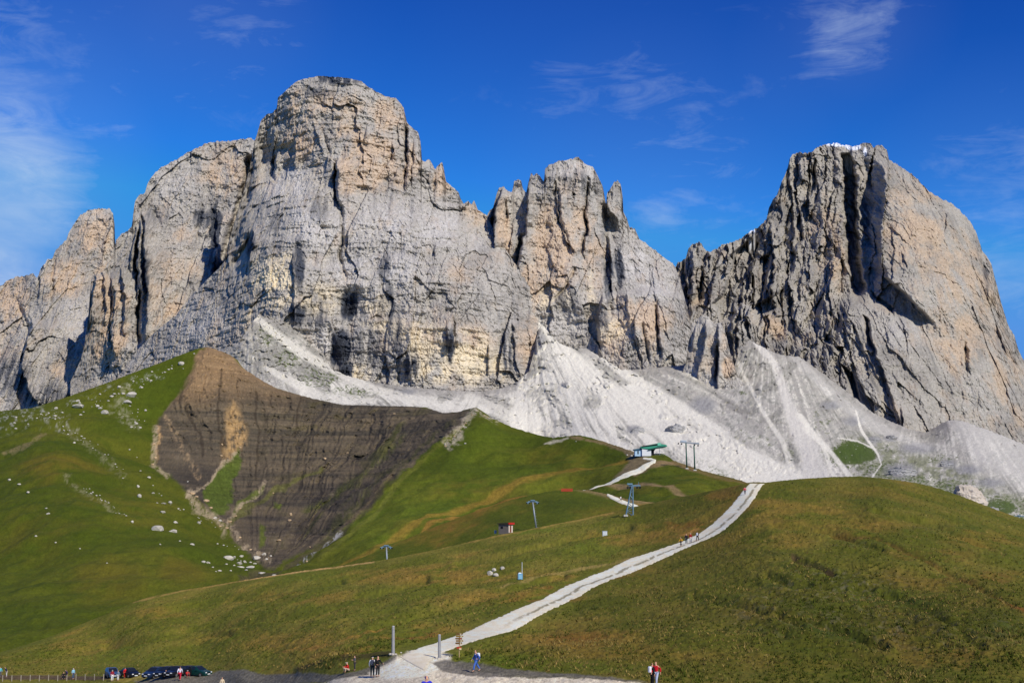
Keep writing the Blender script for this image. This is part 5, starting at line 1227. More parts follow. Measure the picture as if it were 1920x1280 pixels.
# four rounded stones on the near meadow
for x, y, w, h, lb in [(919, 1073, 11, 12, 'left stone of the four cream stones huddled on the meadow'), (926, 1068, 9, 10, 'stone at the back of the four cream stones huddled on the meadow'),
                      (930, 1075, 12, 8, 'low right stone of the cream stones huddled on the meadow'), (942, 1065, 9, 8, 'cream stone lying alone just right of the huddled stones')]:
    boulder(F_, x, y, w, h, lb, 'cream stones on the meadow')
boulder(F_, 752, 1230, 4, 3, 'small white stone in the grass right of the tall grey post', 'stones near the path')
# crags on and under the scree
def crag(px, py, w, h, label, seed, mat, tanw=False):
    p = S_(px, py + h * .22); m = ppm(p)
    me = rock_data('crag', seed, mat, 5, .85)
    o = bpy.data.objects.new('crag', me); COL.objects.link(o)
    o.location = p; o.scale = (w * m / 2 * 1.1, w * m / 2.6, h * m / 2 * 1.3); o.rotation_euler = (0, 0, .2)
    return setp(o, label, 'crag', 'crags standing out of the scree')
crag(1815, 934, 68, 44, 'large grey crag with a pale tan face behind the right-hand hill', 2.2, pmat('crag_pale', lin(196, 184, 168), .95, 0, .3, .12, .1))
crag(1860, 957, 24, 14, 'small low grey crag right of the large pale-faced one', 5.1, STONE_G)
crag(1690, 886, 52, 20, 'wide grey crag half hidden by the crest of the right-hand hill', 7.7, STONE_G)
crag(1776, 872, 26, 14, 'dark grey crag in the grass above the large pale-faced one', 9.4, STONE_G)
crag(1266, 806, 38, 24, 'grey crag with grassy foot above the tall green H-shaped pylon', 12.8, STONE_G)
crag(1196, 808, 24, 18, 'rounded grey crag directly above the chairlift station roof', 14.2, STONE_G)
crag(1640, 826, 26, 10, 'low white-grey crag at the top edge of the green patch', 17.2, STONE_G)
crag(1672, 822, 24, 11, 'low crag right of the one at the top edge of the green patch', 19.2, STONE_G)

# ================================================================ LIFT STATION, MASTS, HUT
TEAL = cm(60, 150, 120, .5); DTEAL = cm(22, 66, 56, .5); WHITE = cm(225, 228, 228, .6); BLACK = cm(18, 20, 24, .6); STEEL = cm(120, 150, 165, .45, .3)
DG = cm(36, 84, 68, .5); GREYM = cm(150, 158, 165, .5, .3); CONC = cm(190, 186, 176, .9); BLUEB = cm(110, 165, 195, .6)
def station():
    b = H_(1222, 853); m = ppm(b)
    t = thing('lift_station', (b[0], b[1], b[2] - .3), 'green-roofed chairlift top station with white walls on the spur crest', 'lift station')
    q = lambda px, pz: ((px - 1222) * m, (852 - pz) * m)        # local x,z from where things stand
    def pr(pts, y0, y1): return MB().poly_prism([q(*p) for p in pts], y0, y1)
    pr([(1203, 853), (1203, 838), (1220, 836), (1220, 853)], -2.5, 3.0).build('wall', WHITE, t)
    pr([(1190, 853), (1190, 842), (1202.6, 841), (1202.6, 853)], -1.6, 2.6).build('annex', cm(176, 206, 226, .6), t)
    pr([(1188, 842), (1188, 840.2), (1203, 838.4), (1203, 840.4)], -2.2, 3.1).build('annex_roof', cm(50, 100, 120, .5), t)
    MB().box(((1196 - 1222) * m, -1.72, (852 - 846) * m), (2 * m, .1, 6 * m)).build('window', BLACK, t)
    pr([(1200, 838.6), (1201, 835), (1231, 829.5), (1236, 829), (1240, 831), (1248, 832), (1250.5, 835), (1244, 837), (1230, 838.6), (1215, 840.5)], -2.9, 3.4).build('canopy', TEAL, t, bevel=.12)
    pr([(1202, 836.6), (1202.5, 834.6), (1231, 830.6), (1231, 833.2)], -3.05, -2.92).build('roof_band', BLACK, t)
    pr([(1215, 840.2), (1232, 836.4), (1247, 834.4), (1247, 836.2), (1231, 839.6), (1213, 842.6)], -3.1, -2.93).build('drive_beam', DTEAL, t)
    pr([(1219.3, 853.5), (1218, 841), (1230, 838.5), (1226, 843), (1225.4, 853.5)], -1.2, 1.2).build('pillar', BLACK, t)
    pr([(1232, 834), (1232, 828.6), (1237, 828.2), (1239, 833)], -3.2, -2.93).build('end_housing', cm(120, 200, 170, .5), t)
    MB().tube(((1236 - 1222) * m, -1, (852 - 838) * m), ((1236 - 1222) * m, -1, (852 - 852) * m), .09).build('prop', GREYM, t)
    # folded net ring beside the station
    k = MB()
    for i in range(16):
        a0, a1 = math.pi * i / 16, math.pi * (i + 1) / 16
        k.tube((math.cos(a0) * 2.1, 0, math.sin(a0) * 2.1), (math.cos(a1) * 2.1, 0, math.sin(a1) * 2.1), .05, n=5)
    for i in range(-3, 4): k.tube((i * .6, 0, 0), (i * .6, 0, math.sqrt(max(0, 2.1 ** 2 - (i * .6) ** 2))), .04, n=5)
    g = H_(1236, 853.5)
    n = k.build('safety_net_frame', GREYM, None, loc=g); setp(n, 'pale half-round net frame standing right of the chairlift station pillar', 'net frame')
station()

def t_mast(base, top_px, m, label, grp='small blue chairlift masts', lean=0.0, h=None, armw=1.9):
    H = h
    t = thing('lift_mast', base, label, 'lift mast', grp)
    MB().tube((0, 0, -.4), (-lean, 0, H), .26, .19, 10).build('pole', GREYM, t, smooth=True)
    MB().tube((0, 0, -.4), (0, 0, .12), .42, .42, 10).build('footing', CONC, t)
    MB().box((-lean, 0, H), (armw * 2, .28, .30)).build('crossarm', STEEL, t, bevel=.04)
    for s in (-1, 1):
        sh = MB().poly_prism([(s * armw - .55 - lean, H - .08), (s * armw - .32 - lean, H - .62), (s * armw + .32 - lean, H - .62), (s * armw + .55 - lean, H - .08)], -.16, .16).build('sheave_frame', STEEL, t)
        for j in (-.36, .36): MB().tube((s * armw + j - lean, -.28, H - .42), (s * armw + j - lean, .28, H - .42), .2, n=12).build('sheave', BLACK, sh)
    MB().box((-lean, 0, H + .32), (1.3, .8, .34)).build('platform', STEEL, t, bevel=.03)
    k = MB()
    for i in range(int(H / .8)): k.box((-lean * i * .8 / H + .32, 0, .6 + i * .8), (.3, .05, .05))
    k.build('ladder', GREYM, t)
    return t
b = K_(727, 1072); t_mast(b, 0, ppm(b), 'short blue mast on the left, its foot hidden behind the near crest', h=(1072 - 1024) * ppm(b), lean=.5, armw=1.25)
b = K_(1006, 992); t_mast(b, 0, ppm(b), 'slim blue mast standing alone right of the red-roofed hut', h=(992 - 941) * ppm(b), lean=1.1, armw=1.35)
b = S_(1913, 1010); t_mast(b, 0, ppm(b), 'teal mast head just showing at the right edge behind the hill', h=(1010 - 968) * ppm(b), lean=0, armw=2.8)

def lattice_mast():
    b = F_(1180, 967); m = ppm(b); H = 54 * m
    t = thing('lift_mast', b, 'large blue mast with splayed lattice legs in the middle meadow', 'lift mast', None)
    hx = 6 * m
    for s, fx in ((-1, -7 * m), (1, 7 * m)):
        MB().tube((fx, s * .5, -.4), (hx + s * .15, s * .3, H), .13, .11, 8).build('leg', STEEL, t)
        MB().box((fx, s * .5, 0), (1.0, 1.0, .45)).build('footing', CONC, t)
        MB().tube((fx, -s * .5, -.4), (hx + s * .15, -s * .3, H), .13, .11, 8).build('leg', STEEL, t)
    k = MB(); n = 7
    for i in range(n):
        z0, z1 = i / n, (i + 1) / n
        L = lambda z: (-7 * m + (hx - .15 + 7 * m) * z, H * z); R = lambda z: (7 * m + (hx + .15 - 7 * m) * z, H * z)
        a, b_ = (L(z0), R(z1)) if i % 2 else (R(z0), L(z1))
        for y in (-.45, .45): k.tube((a[0], y * (1 - z0 * .3), a[1]), (b_[0], y * (1 - z1 * .3), b_[1]), .045, n=5)
        k.tube((L(z1)[0], 0, L(z1)[1]), (R(z1)[0], 0, R(z1)[1]), .05, n=5)
    k.build('bracing', STEEL, t)
    MB().box((hx + .55, 0, H + .15), (22 * m, .5, .34)).build('crossarm', STEEL, t, bevel=.04)
    MB().box((hx - .6, 0, H + .52), (10 * m, 1.0, .42)).build('platform', STEEL, t, bevel=.03)
    for i, x in enumerate((-1.1, -.5, 1.2, 1.9)):
        MB().tube((hx + x, -.35, H - .32), (hx + x, .35, H - .32), .26, n=12).build('sheave', BLACK, t)
    MB().tube((hx + 12 * m, 0, H + .2), (hx + 12 * m, 0, H + 1.1), .05, n=6).build('rail_post', STEEL, t)
    # dug hollow with a dark board beside the foot
lattice_mast()
def h_pylon():
    a = H_(1288, 879); c = H_(1303, 882); m = ppm(a)
    t = thing('lift_pylon', a, 'tall dark green H-shaped pylon standing right of the chairlift station', 'lift pylon')
    dx, dy, dz = c[0] - a[0], c[1] - a[1], c[2] - a[2]
    for x, y, z, hh in ((0, 0, 0, 48 * m), (dx, dy, dz, 46 * m)):
        MB().tube((x, y, z - .5), (x - 1 * m, y, z + hh), .36, .26, 10).build('leg', DG, t, smooth=True)
        MB().box((x, y, z), (1.5, 1.5, .8), taper=.8).build('footing', CONC, t)
    zt = 48 * m
    o = MB().box((dx / 2 - .3, dy / 2, 0), (36 * m, .7, .55)).build('crossarm', GREYM, t, bevel=.06)
    o.location = (0, 0, zt); o.rotation_euler = (0, math.radians(6), 0)
    for x in (-3.6, -2.2, dx + .8, dx + 2.4):
        MB().tube((x, -.5, zt - .6 - x * .1), (x, .5, zt - .6 - x * .1), .34, n=12).build('sheave', BLACK, t)
    MB().box((-1.3, 0, zt + .75), (2.6, 1.2, .9)).build('work_platform', cm(190, 200, 208, .5), t, bevel=.05)
    MB().box((dx + 1.6, 0, zt - .2), (2.4, 1.2, .7)).build('work_platform', GREYM, t, bevel=.05)
h_pylon()

def hut():
    b = F_(948, 998); m = .1416; b = b + Vector((0, 2.0, 0))
    t = thing('hut', b, 'small plank lift hut with a red-edged roof on the meadow', 'hut', rz=math.radians(-28))
    W, D, Hh = 3.0, 2.3, 2.2
    MB().box((0, 0, Hh / 2 - .2), (W, D, Hh + .4)).build('wall', cm(112, 106, 100, .9), t)
    e = MB().box((W / 2 + .012, 0, Hh / 2), (.02, D - .04, Hh - .04)).build('end_wall', cm(214, 200, 186, .8), t)
    MB().box((W / 2 + .035, -.1, 1.0), (.03, .8, 1.85)).build('door', cm(120, 60, 48, .8), t)
    MB().poly_prism([(-W / 2 - .3, Hh + .02), (-W / 2 - .3, Hh + .2), (W / 2 + .02, Hh + .36), (W / 2 + .02, Hh + .04)], -D / 2 - .35, D / 2 + .35).build('roof', cm(52, 46, 44, .8), t)
    MB().poly_prism([(W / 2 + .025, Hh + .0), (W / 2 + .025, Hh + .36), (W / 2 + .38, Hh + .40), (W / 2 + .38, Hh - .1)], -D / 2 - .36, D / 2 + .36).build('roof_edge', cm(190, 44, 34, .6), t)
    MB().box((-.5, -D / 2 - .02, 1.3), (.7, .03, .55)).build('window', BLACK, t)
hut()
b = F_(929, 1000); t = thing('fuel_drum', b, 'small pale blue drum in the grass left of the hut', 'drum')
MB().tube((0, 0, 0), (0, 0, .9), .32, n=14).build('drum_body', cm(150, 180, 190, .5), t, smooth=False)
k = MB()
for z in (.3, .6): k.tube((0, 0, z), (0, 0, z + .04), .335, n=14)
k.build('hoop', GREYM, t)
b = F_(1134, 1003)
t = thing('cabinet', b, 'small white cabinet standing alone in the middle meadow', 'cabinet')
MB().box((0, 0, .55), (1.0, .8, 1.1)).build('cabinet_body', WHITE, t, bevel=.04)
MB().box((0, 0, 1.15), (1.1, .9, .09)).build('lid', cm(180, 190, 195, .5), t)
MB().box((0, -.405, .55), (.8, .012, .9)).build('door', cm(205, 212, 214, .5), t)
b = F_(976, 1088); m = ppm(b)
t = thing('hydrant', b, 'pale blue snow-making box with a thin white pole', 'hydrant')
MB().box((-.05, 0, 11 * m / 2), (9 * m, .8, 11 * m)).build('hydrant_box', BLUEB, t, bevel=.05)
MB().box((-.05, -.41, 5 * m), (6 * m, .02, 7 * m)).build('door', cm(140, 190, 215, .6), t)
MB().box((-.1, 0, 12 * m), (6 * m, .6, 2 * m), taper=.6).build('lid', cm(210, 222, 226, .6), t)
MB().tube((.25, 0, 5 * m), (.25, 0, 32 * m), .05, .04, 8).build('pole', cm(215, 220, 222, .5), t)
b = H_(1063, 923) if False else K_(1063, 921.5)
t = thing('snow_fence', b, 'red safety netting on short posts at the end of the station track', 'snow fence')
k = MB()
for i in range(20): k.box((-1.9 + i * .2, 0, .6), (.13, .02, 1.0))
for z in (.2, .6, 1.0): k.box((0, .012, z), (3.9, .02, .12))
k.build('netting', cm(186, 62, 44, .8), t)
for x in (-1.9, 0, 1.9): MB().tube((x, .05, -.3), (x, .05, 1.3), .05, n=6).build('post', cm(120, 70, 50, .8), t)

# ================================================================ POSTS, SIGNPOST, FENCE
def post(px, py, hpx, label, lean=0.0):
    b = F_(px, py); m = ppm(b); H = hpx * m
    t = thing('wooden_post', b, label, 'post', 'weathered grey posts either side of the path')
    k = MB(); n = 8
    k.tube((0, 0, -.3), (lean, 0, H), .15, .125, 12)
    k.build('shaft', cm(150, 150, 150, .9), t, smooth=False)
    MB().tube((lean, 0, H), (lean, 0, H + .03), .12, .09, 12).build('cap', cm(196, 196, 192, .8), t)
    for i in range(7):
        a = i * .9; me = rnd.choice(RD); o = bpy.data.objects.new('footing_stone', me); COL.objects.link(o)
        o.parent = t; o.location = (math.cos(a) * .26, math.sin(a) * .26, 0); s = rnd.uniform(.1, .17); o.scale = (s, s, s); o.rotation_euler = (0, 0, a)
post(737, 1238, 51, 'tall weathered grey post left of the gravel path', -.02)
post(824, 1238, 43, 'shorter weathered grey post right of the gravel path', -.02)
b = F_(861, 1233); m = ppm(b)
t = thing('signpost', b, 'hiking signpost with stacked brown arrow boards beside the path', 'signpost')
MB().tube((0, 0, -.3), (0, 0, 44 * m), .045, n=8).build('pole', cm(176, 150, 110, .8), t)
BC = [(104, 78, 36), (136, 110, 52), (112, 84, 40), (130, 100, 50), (98, 74, 38)]
for i, c in enumerate(BC):
    z = (42 - i * 4.1) * m; w = .26 + .03 * (i % 2)
    pts = [(-.30, z - .075), (-.30, z + .075), (w - .02, z + .075), (w + .09, z), (w - .02, z - .075)]
    if i % 2 == 0 and i: pts = [(-x - .05, zz) for x, zz in pts][::-1]
    ob = MB().poly_prism(pts, -.075, -.05).build('arrow_board', cm(*c, .8), t)
    MB().box((.18 if i % 2 else .12, -.078, z), (.14, .005, .09)).build('trail_mark', cm(206, 190, 150, .8) if i != 2 else cm(170, 60, 40, .8), ob)
lb = MB().box((-.02, -.07, 17.5 * m), (.42, .03, .17)).build('red_board', cm(172, 62, 44, .8), t)
MB().box((.1, -.09, 15.4 * m), (.2, .02, .16)).build('notice_plate', cm(226, 200, 150, .8), t)
def fence():
    xs = [-150 + 17.2 * i for i in range(22)]
    pts = [F_(x, 1276.5 - (1.5 if x > 140 else 0)) for x in xs if x < 206]
    t = thing('fence', pts[0], 'low wire fence on pale posts in front of the parking strip', 'fence')
    o0 = pts[0]
    for p in pts:
        q = p - o0; MB().box((q[0], q[1], q[2] + .42), (.11, .11, 1.05)).build('post', cm(168, 156, 136, .9), t)
    k = MB()
    for z in (.35, .62, .88):
        for a, c in zip(pts[:-1], pts[1:]):
            a_, c_ = a - o0, c - o0; k.tube((a_[0], a_[1] - .05, a_[2] + z), (c_[0], c_[1] - .05, c_[2] + z), .012, n=4)
    k.build('wire', cm(120, 112, 104, .6, .4), t)
fence()

# ================================================================ CARS
GLASS = pmat('car_glass', (.015, .02, .028), .12, 0, .05, 2, .6); TYRE = cm(22, 22, 23, .9); RIM = cm(150, 152, 155, .4, .6); LAMP = cm(235, 238, 240, .2); TAIL = cm(150, 20, 20, .4)
def make_car(L, W, prof, paint):
    """prof: list of (x fraction, belt z, roof z, roof half-width fraction)"""
    t = bpy.data.objects.new('parked_car', None); COL.objects.link(t)
    import bmesh
    rings = []
    for xf, zb, zr, rw in prof:
        x = (xf - .5) * L; e = min(xf, 1 - xf); w = W / 2 * (1 - .16 * max(0, .12 - e) / .12)
        rings.append([(x, -w * .96, .22), (x, -w, .5), (x, -w * .97, zb), (x, -w * rw, zr), (x, w * rw, zr), (x, w * .97, zb), (x, w, .5), (x, w * .96, .22)])
    k = MB(); n = 8
    for r in rings: k.v += r
    for i in range(len(rings) - 1):
        for j in range(n): k.f.append([i * n + j, i * n + (j + 1) % n, (i + 1) * n + (j + 1) % n, (i + 1) * n + j])
    k.f.append(list(range(n))[::-1]); k.f.append([(len(rings) - 1) * n + j for j in range(n)])
    body = k.build('body', paint, t, smooth=False, bevel=.03)
    def lerp(a, b, s): return tuple(a[i] + (b[i] - a[i]) * s for i in range(3))
    def off(p, d): return tuple(p[i] + d[i] for i in range(3))
    for i in range(len(prof) - 1):
        if prof[i][2] - prof[i][1] > .3 or prof[i + 1][2] - prof[i + 1][1] > .3:
            a, b_ = rings[i], rings[i + 1]
            if prof[i][2] - prof[i][1] > .3 and prof[i + 1][2] - prof[i + 1][1] > .3:
                for s in (-1, 1):
                    j0, j1 = (2, 3) if s < 0 else (5, 4)
                    d = (0, s * .012, .004)
                    MB().quad(off(lerp(lerp(a[j0], a[j1], .1), lerp(b_[j0], b_[j1], .1), .05), d), off(lerp(lerp(a[j0], a[j1], .1), lerp(b_[j0], b_[j1], .1), .95), d),
                              off(lerp(lerp(a[j0], a[j1], .88), lerp(b_[j0], b_[j1], .88), .95), d), off(lerp(lerp(a[j0], a[j1], .88), lerp(b_[j0], b_[j1], .88), .05), d)).build('side_window', GLASS, t)
            else:
                d = (.01 if prof[i + 1][2] < prof[i][2] else -.01, 0, .014)
                MB().quad(off(lerp(a[3], a[4], .06), d), off(lerp(b_[3], b_[4], .06), d), off(lerp(b_[3], b_[4], .94), d), off(lerp(a[3], a[4], .94), d)).build('windscreen', GLASS, t)
    for sx in (-1, 1):
        for sy in (-1, 1):
            w_ = thing('x', (0, 0, 0), None, None) if False else None
            ty = MB().tube((sx * L * .31, sy * (W / 2 - .2), .31), (sx * L * .31, sy * (W / 2 + .012), .31), .31, n=18).build('wheel', TYRE, t)
            MB().tube((sx * L * .31, sy * (W / 2 + .0125), .31), (sx * L * .31, sy * (W / 2 + .03), .31), .19, n=14).build('rim', RIM, ty)
    for sy in (-1, 1):
        MB().box((L / 2 - .02, sy * W * .30, .64), (.08, .26, .13)).build('headlight', LAMP, t, bevel=.02)
        MB().box((-L / 2 + .02, sy * W * .32, .74), (.08, .26, .2)).build('tail_light', TAIL, t, bevel=.02)
        MB().box((L * .16, sy * (W / 2 + .07), .95), (.12, .16, .12)).build('wing_mirror', paint, t, bevel=.02)
    MB().box((L / 2 + .01, 0, .42), (.04, .5, .12)).build('number_plate', WHITE, t)
    MB().box((L / 2 - .0, 0, .6), (.05, .6, .14)).build('grille', BLACK, t)
    return t
HATCH = [(0, .62, .70, .9), (.02, .86, .92, .86), (.14, .92, 1.40, .74), (.34, .94, 1.46, .74), (.52, .93, 1.42, .75), (.70, .90, .94, .88), (.96, .72, .76, .9), (1, .55, .60, .9)]
SEDAN = [(0, .66, .74, .9), (.03, .86, .90, .88), (.15, .90, .95, .86), (.30, .92, 1.36, .72), (.42, .92, 1.40, .72), (.56, .92, 1.38, .73), (.72, .88, .92, .88), (.96, .70, .74, .9), (1, .55, .60, .9)]
def car(px, py, ang, paint, label, kind, L=4.1, W=1.75, sc=1.0):
    b = F_(px, py)
    t = make_car(L, W, kind, paint)
    t.location = b; t.rotation_euler = (0, 0, math.radians(ang)); t.scale = (sc,) * 3
    setp(t, label, 'car', 'cars parked at the foot of the slope')
car(210, 1269, -62, cm(70, 100, 140, .3, .3), 'dark blue car with a pale sheen, leftmost of the parked cars', HATCH, 3.9)
car(243, 1269, -48, cm(24, 28, 34, .3, .2), 'black car second from the left among the parked cars', SEDAN, 4.3)
car(289, 1269, -112, cm(34, 52, 84, .3, .3), 'navy car facing the viewer in the middle of the parked row', HATCH, 4.0)
car(312, 1268, -118, cm(20, 24, 32, .3, .2), 'black car parked between the navy car and the walker in red trousers', HATCH, 4.0)
car(333, 1267, -116, cm(28, 30, 38, .3, .2), 'dark car mostly behind the walker in red trousers', SEDAN, 4.2)
car(354, 1266, -128, cm(24, 26, 30, .3, .2), 'black saloon second from the right among the parked cars', SEDAN, 4.3)
car(370, 1267, -30, cm(24, 70, 66, .3, .3), 'dark green car at the right end of the parked row', SEDAN, 4.3)

# ================================================================ PEOPLE
SKIN = cm(206, 158, 128, .7)
def skin_mesh(name, verts, edges, radii, mat, parent, sub=1):
    me = bpy.data.meshes.new(name); me.from_pydata(verts, edges, [])
    o = bpy.data.objects.new(name, me); COL.objects.link(o)
    md = o.modifiers.new('s', 'SKIN'); md.use_smooth_shade = True; md.branch_smoothing = .4
    sv = me.skin_vertices[0].data
    seen = set(); adj = {i: [] for i in range(len(verts))}
    for a, b_ in edges: adj[a].append(b_); adj[b_].append(a)
    for i, r in enumerate(radii):
        sv[i].radius = r if isinstance(r, tuple) else (r, r)
        if i not in seen:
            sv[i].use_root = True; st = [i]
            while st:
                j = st.pop()
                if j in seen: continue
                seen.add(j); st += adj[j]
    if sub:
        m2 = o.modifiers.new('u', 'SUBSURF'); m2.levels = sub; m2.render_levels = sub
    dg = bpy.context.evaluated_depsgraph_get(); dg.update()
    me2 = bpy.data.meshes.new_from_object(o.evaluated_get(dg)); o.modifiers.clear(); o.data = me2; bpy.data.meshes.remove(me)
    me2.materials.clear(); me2.materials.append(mat); me2.name = name
    if parent is not None: o.parent = parent
    return o
def pose(kind='stand', v=0):
    P = dict(pel=(0, 0, .95), mid=(0, 0, 1.12), che=(0, .01, 1.32), nek=(0, .0, 1.45), hd0=(0, -.01, 1.53), hd1=(0, -.015, 1.62), hd2=(0, -.005, 1.69))
    for s, n in ((-1, 'l'), (1, 'r')):
        P['sh' + n] = (s * .185, .01, 1.40); P['el' + n] = (s * .25, .03, 1.13); P['wr' + n] = (s * .25, -.05, .89)
        P['hi' + n] = (s * .095, 0, .91); P['kn' + n] = (s * .105, -.02, .50); P['an' + n] = (s * .11, .02, .09); P['to' + n] = (s * .12, -.15, .035)
    if kind == 'walk':
        q = 1 if v % 2 == 0 else -1
        for s, n in ((-q, 'l'), (q, 'r')):
            P['kn' + n] = (P['kn' + n][0], -.05 - .16 * s, .51); P['an' + n] = (P['an' + n][0], .04 - .30 * s, .10 + (.06 if s < 0 else 0)); P['to' + n] = (P['to' + n][0], -.12 - .30 * s, .04)
            P['el' + n] = (P['el' + n][0], .05 + .14 * s, 1.14); P['wr' + n] = (P['wr' + n][0], -.05 + .22 * s, .93)
        for k in ('mid', 'che', 'nek', 'hd0', 'hd1', 'hd2', 'shl', 'shr'): x, y, z = P[k]; P[k] = (x, y - .08 * (z - .95), z)
    if kind == 'lean':
        for k in ('mid', 'che', 'nek', 'hd0', 'hd1', 'hd2', 'shl', 'shr', 'ell', 'elr', 'wrl', 'wrr'):
            x, y, z = P[k]; dz = z - .95; a = .42; P[k] = (x, y - math.sin(a) * dz, .95 + dz * math.cos(a))
    if kind == 'squat':
        for k in ('pel', 'mid', 'che', 'nek', 'hd0', 'hd1', 'hd2', 'shl', 'shr'):
            x, y, z = P[k]; dz = z - .95; P[k] = (x, .12 - .25 * dz, .32 + dz)
        for s, n in ((-1, 'l'), (1, 'r')):
            P['hi' + n] = (s * .1, .1, .30); P['kn' + n] = (s * .20, -.32, .46); P['an' + n] = (s * .18, -.28, .09); P['to' + n] = (s * .2, -.44, .035)
            P['el' + n] = (s * .27, -.16, .56); P['wr' + n] = (s * .16, -.38, .58)
    if kind == 'arms':
        for s, n in ((-1, 'l'), (1, 'r')): P['el' + n] = (s * .27, -.08, 1.18); P['wr' + n] = (s * .12, -.26, 1.22)
    if kind == 'pole':
        P['elr'] = (.27, -.12, 1.15); P['wrr'] = (.3, -.34, 1.08)
    return P
def person(loc, label, pose_kind, face, top, legs, hair=(52, 38, 28), cap=None, pack=None, size=1.0, v=0, group=None, hood=None, poles=False, bare=False):
    t = thing('person', loc, label, 'person', group, rz=math.radians(face), scale=size)
    P = pose(pose_kind, v)
    vs = []; es = []; rs = []
    def add(p, r, prev=None):
        vs.append(p); rs.append(r)
        if prev is not None: es.append((prev, len(vs) - 1))
        return len(vs) - 1
    pe = add(P['pel'], (.13, .10)); mi = add(P['mid'], (.12, .09), pe); ch = add(P['che'], (.15, .10), mi); ne = add(P['nek'], .055, ch)
    h0 = add(P['hd0'], (.07, .08), ne); h1 = add(P['hd1'], (.078, .092), h0); add(P['hd2'], (.06, .07), h1)
    nx, ny, nz = P['hd0']; add((nx, ny - .105, nz + .02), .014, h0)
    for n in 'lr':
        s = add(P['sh' + n], .06, ch); e = add(P['el' + n], .042, s); w = add(P['wr' + n], .03, e)
        E = Vector(P['el' + n]); Wv = Vector(P['wr' + n]); d = (Wv - E).normalized()
        pm = Wv + d * .07; w2 = add(tuple(pm), (.042, .022), w)
        hi = add(P['hi' + n], .085, pe); kn = add(P['kn' + n], .058, hi); an = add(P['an' + n], .042, kn); add(P['to' + n], .04, an)
        # five fingers, each its own short chain rooted in the palm
        side = d.cross(Vector((1, 0, 0)));
        side = side.normalized() if side.length > .1 else Vector((0, 1, 0))
        for j in range(4):
            a = pm + side * (j - 1.5) * .02; ln = (.07, .08, .075, .06)[j]
            q = add(tuple(a), .010); q = add(tuple(a + d * ln * .55), .009, q); add(tuple(a + d * ln * .9 + Vector((0, 0, -.012)) + d.cross(side) * .018), .008, q)
        a = pm - d * .03 - side * .035; q = add(tuple(a), .011); q = add(tuple(a - side * .03 + d * .02), .010, q); add(tuple(a - side * .04 + d * .05), .008, q)
    skin_mesh('body', vs, es, rs, SKIN, t, 1)
    # jacket
    vs = []; es = []; rs = []
    pe = add((P['pel'][0], P['pel'][1], P['pel'][2] - .04), (.165, .13)); mi = add(P['mid'], (.155, .12), pe); ch = add(P['che'], (.185, .13), mi)
    c = Vector(P['che']); nn = Vector(P['nek']); add(tuple(c + (nn - c) * 1.0), (.078, .075), ch)
    for n in 'lr':
        s = add(P['sh' + n], .082, ch); e = add(P['el' + n], .064, s); w = Vector(P['wr' + n]); add(tuple(Vector(P['el' + n]) + (w - Vector(P['el' + n])) * .93), .05, e)
    skin_mesh('jacket', vs, es, rs, cm(*top, .85), t, 1)
    vs = []; es = []; rs = []
    pe = add((P['pel'][0], P['pel'][1], P['pel'][2] + .02), (.15, .12))
    for n in 'lr':
        hi = add(P['hi' + n], .105, pe); kn = add(P['kn' + n], .078, hi)
        if not bare: add(tuple(Vector(P['an' + n]) + Vector((0, 0, .05))), .062, kn)
    skin_mesh('trousers', vs, es, rs, cm(*legs, .85), t, 1)
    for n in 'lr':
        vs = []; es = []; rs = []
        a, tt = Vector(P['an' + n]), Vector(P['to' + n])
        q = add(tuple(a + Vector((0, .05, -.035))), (.05, .05)); add(tuple(tt + Vector((0, -.02, .005))), (.045, .035), q)
        skin_mesh('shoe', vs, es, rs, cm(60, 50, 42, .8), t, 1)
    h = Vector(P['hd1'])
    col = cap or hood or hair
    vs = []; es = []; rs = []
    q = add(tuple(h + Vector((0, .045, (-.10 if hood else -.05) if not cap else .0))), (.12, .11) if hood else (.095, .085)); add(tuple(h + Vector((0, .0 if hood else .02, .05))), (.115, .125) if hood else (.088, .098), q)
    skin_mesh('cap' if cap else ('hood' if hood else 'hair'), vs, es, rs, cm(*col, .9), t, 1)
    if cap: MB().box(tuple(h + Vector((0, -.11, .03))), (.15, .12, .02)).build('cap_peak', cm(*col, .9), t)
    if pack:
        c = (Vector(P['che']) * .6 + Vector(P['mid']) * .4) + Vector((0, .2, 0))
        b_ = MB().box(tuple(c), (.30, .2, .46)).build('backpack', cm(*pack, .8), t, bevel=.06)
        for s in (-1, 1): MB().tube(tuple(c + Vector((s * .1, -.08, .2))), tuple(c + Vector((s * .12, -.33, .12))), .022, n=6).build('strap', cm(*pack, .8), b_)
    if poles:
        w = Vector(P['wrr']) + (Vector(P['wrr']) - Vector(P['elr'])).normalized() * .06
        MB().tube(tuple(w + Vector((0, 0, .12))), (w[0] + .04, w[1] - .12, .0), .012, n=6).build('trekking_pole', cm(200, 190, 150, .5), t)
    return t
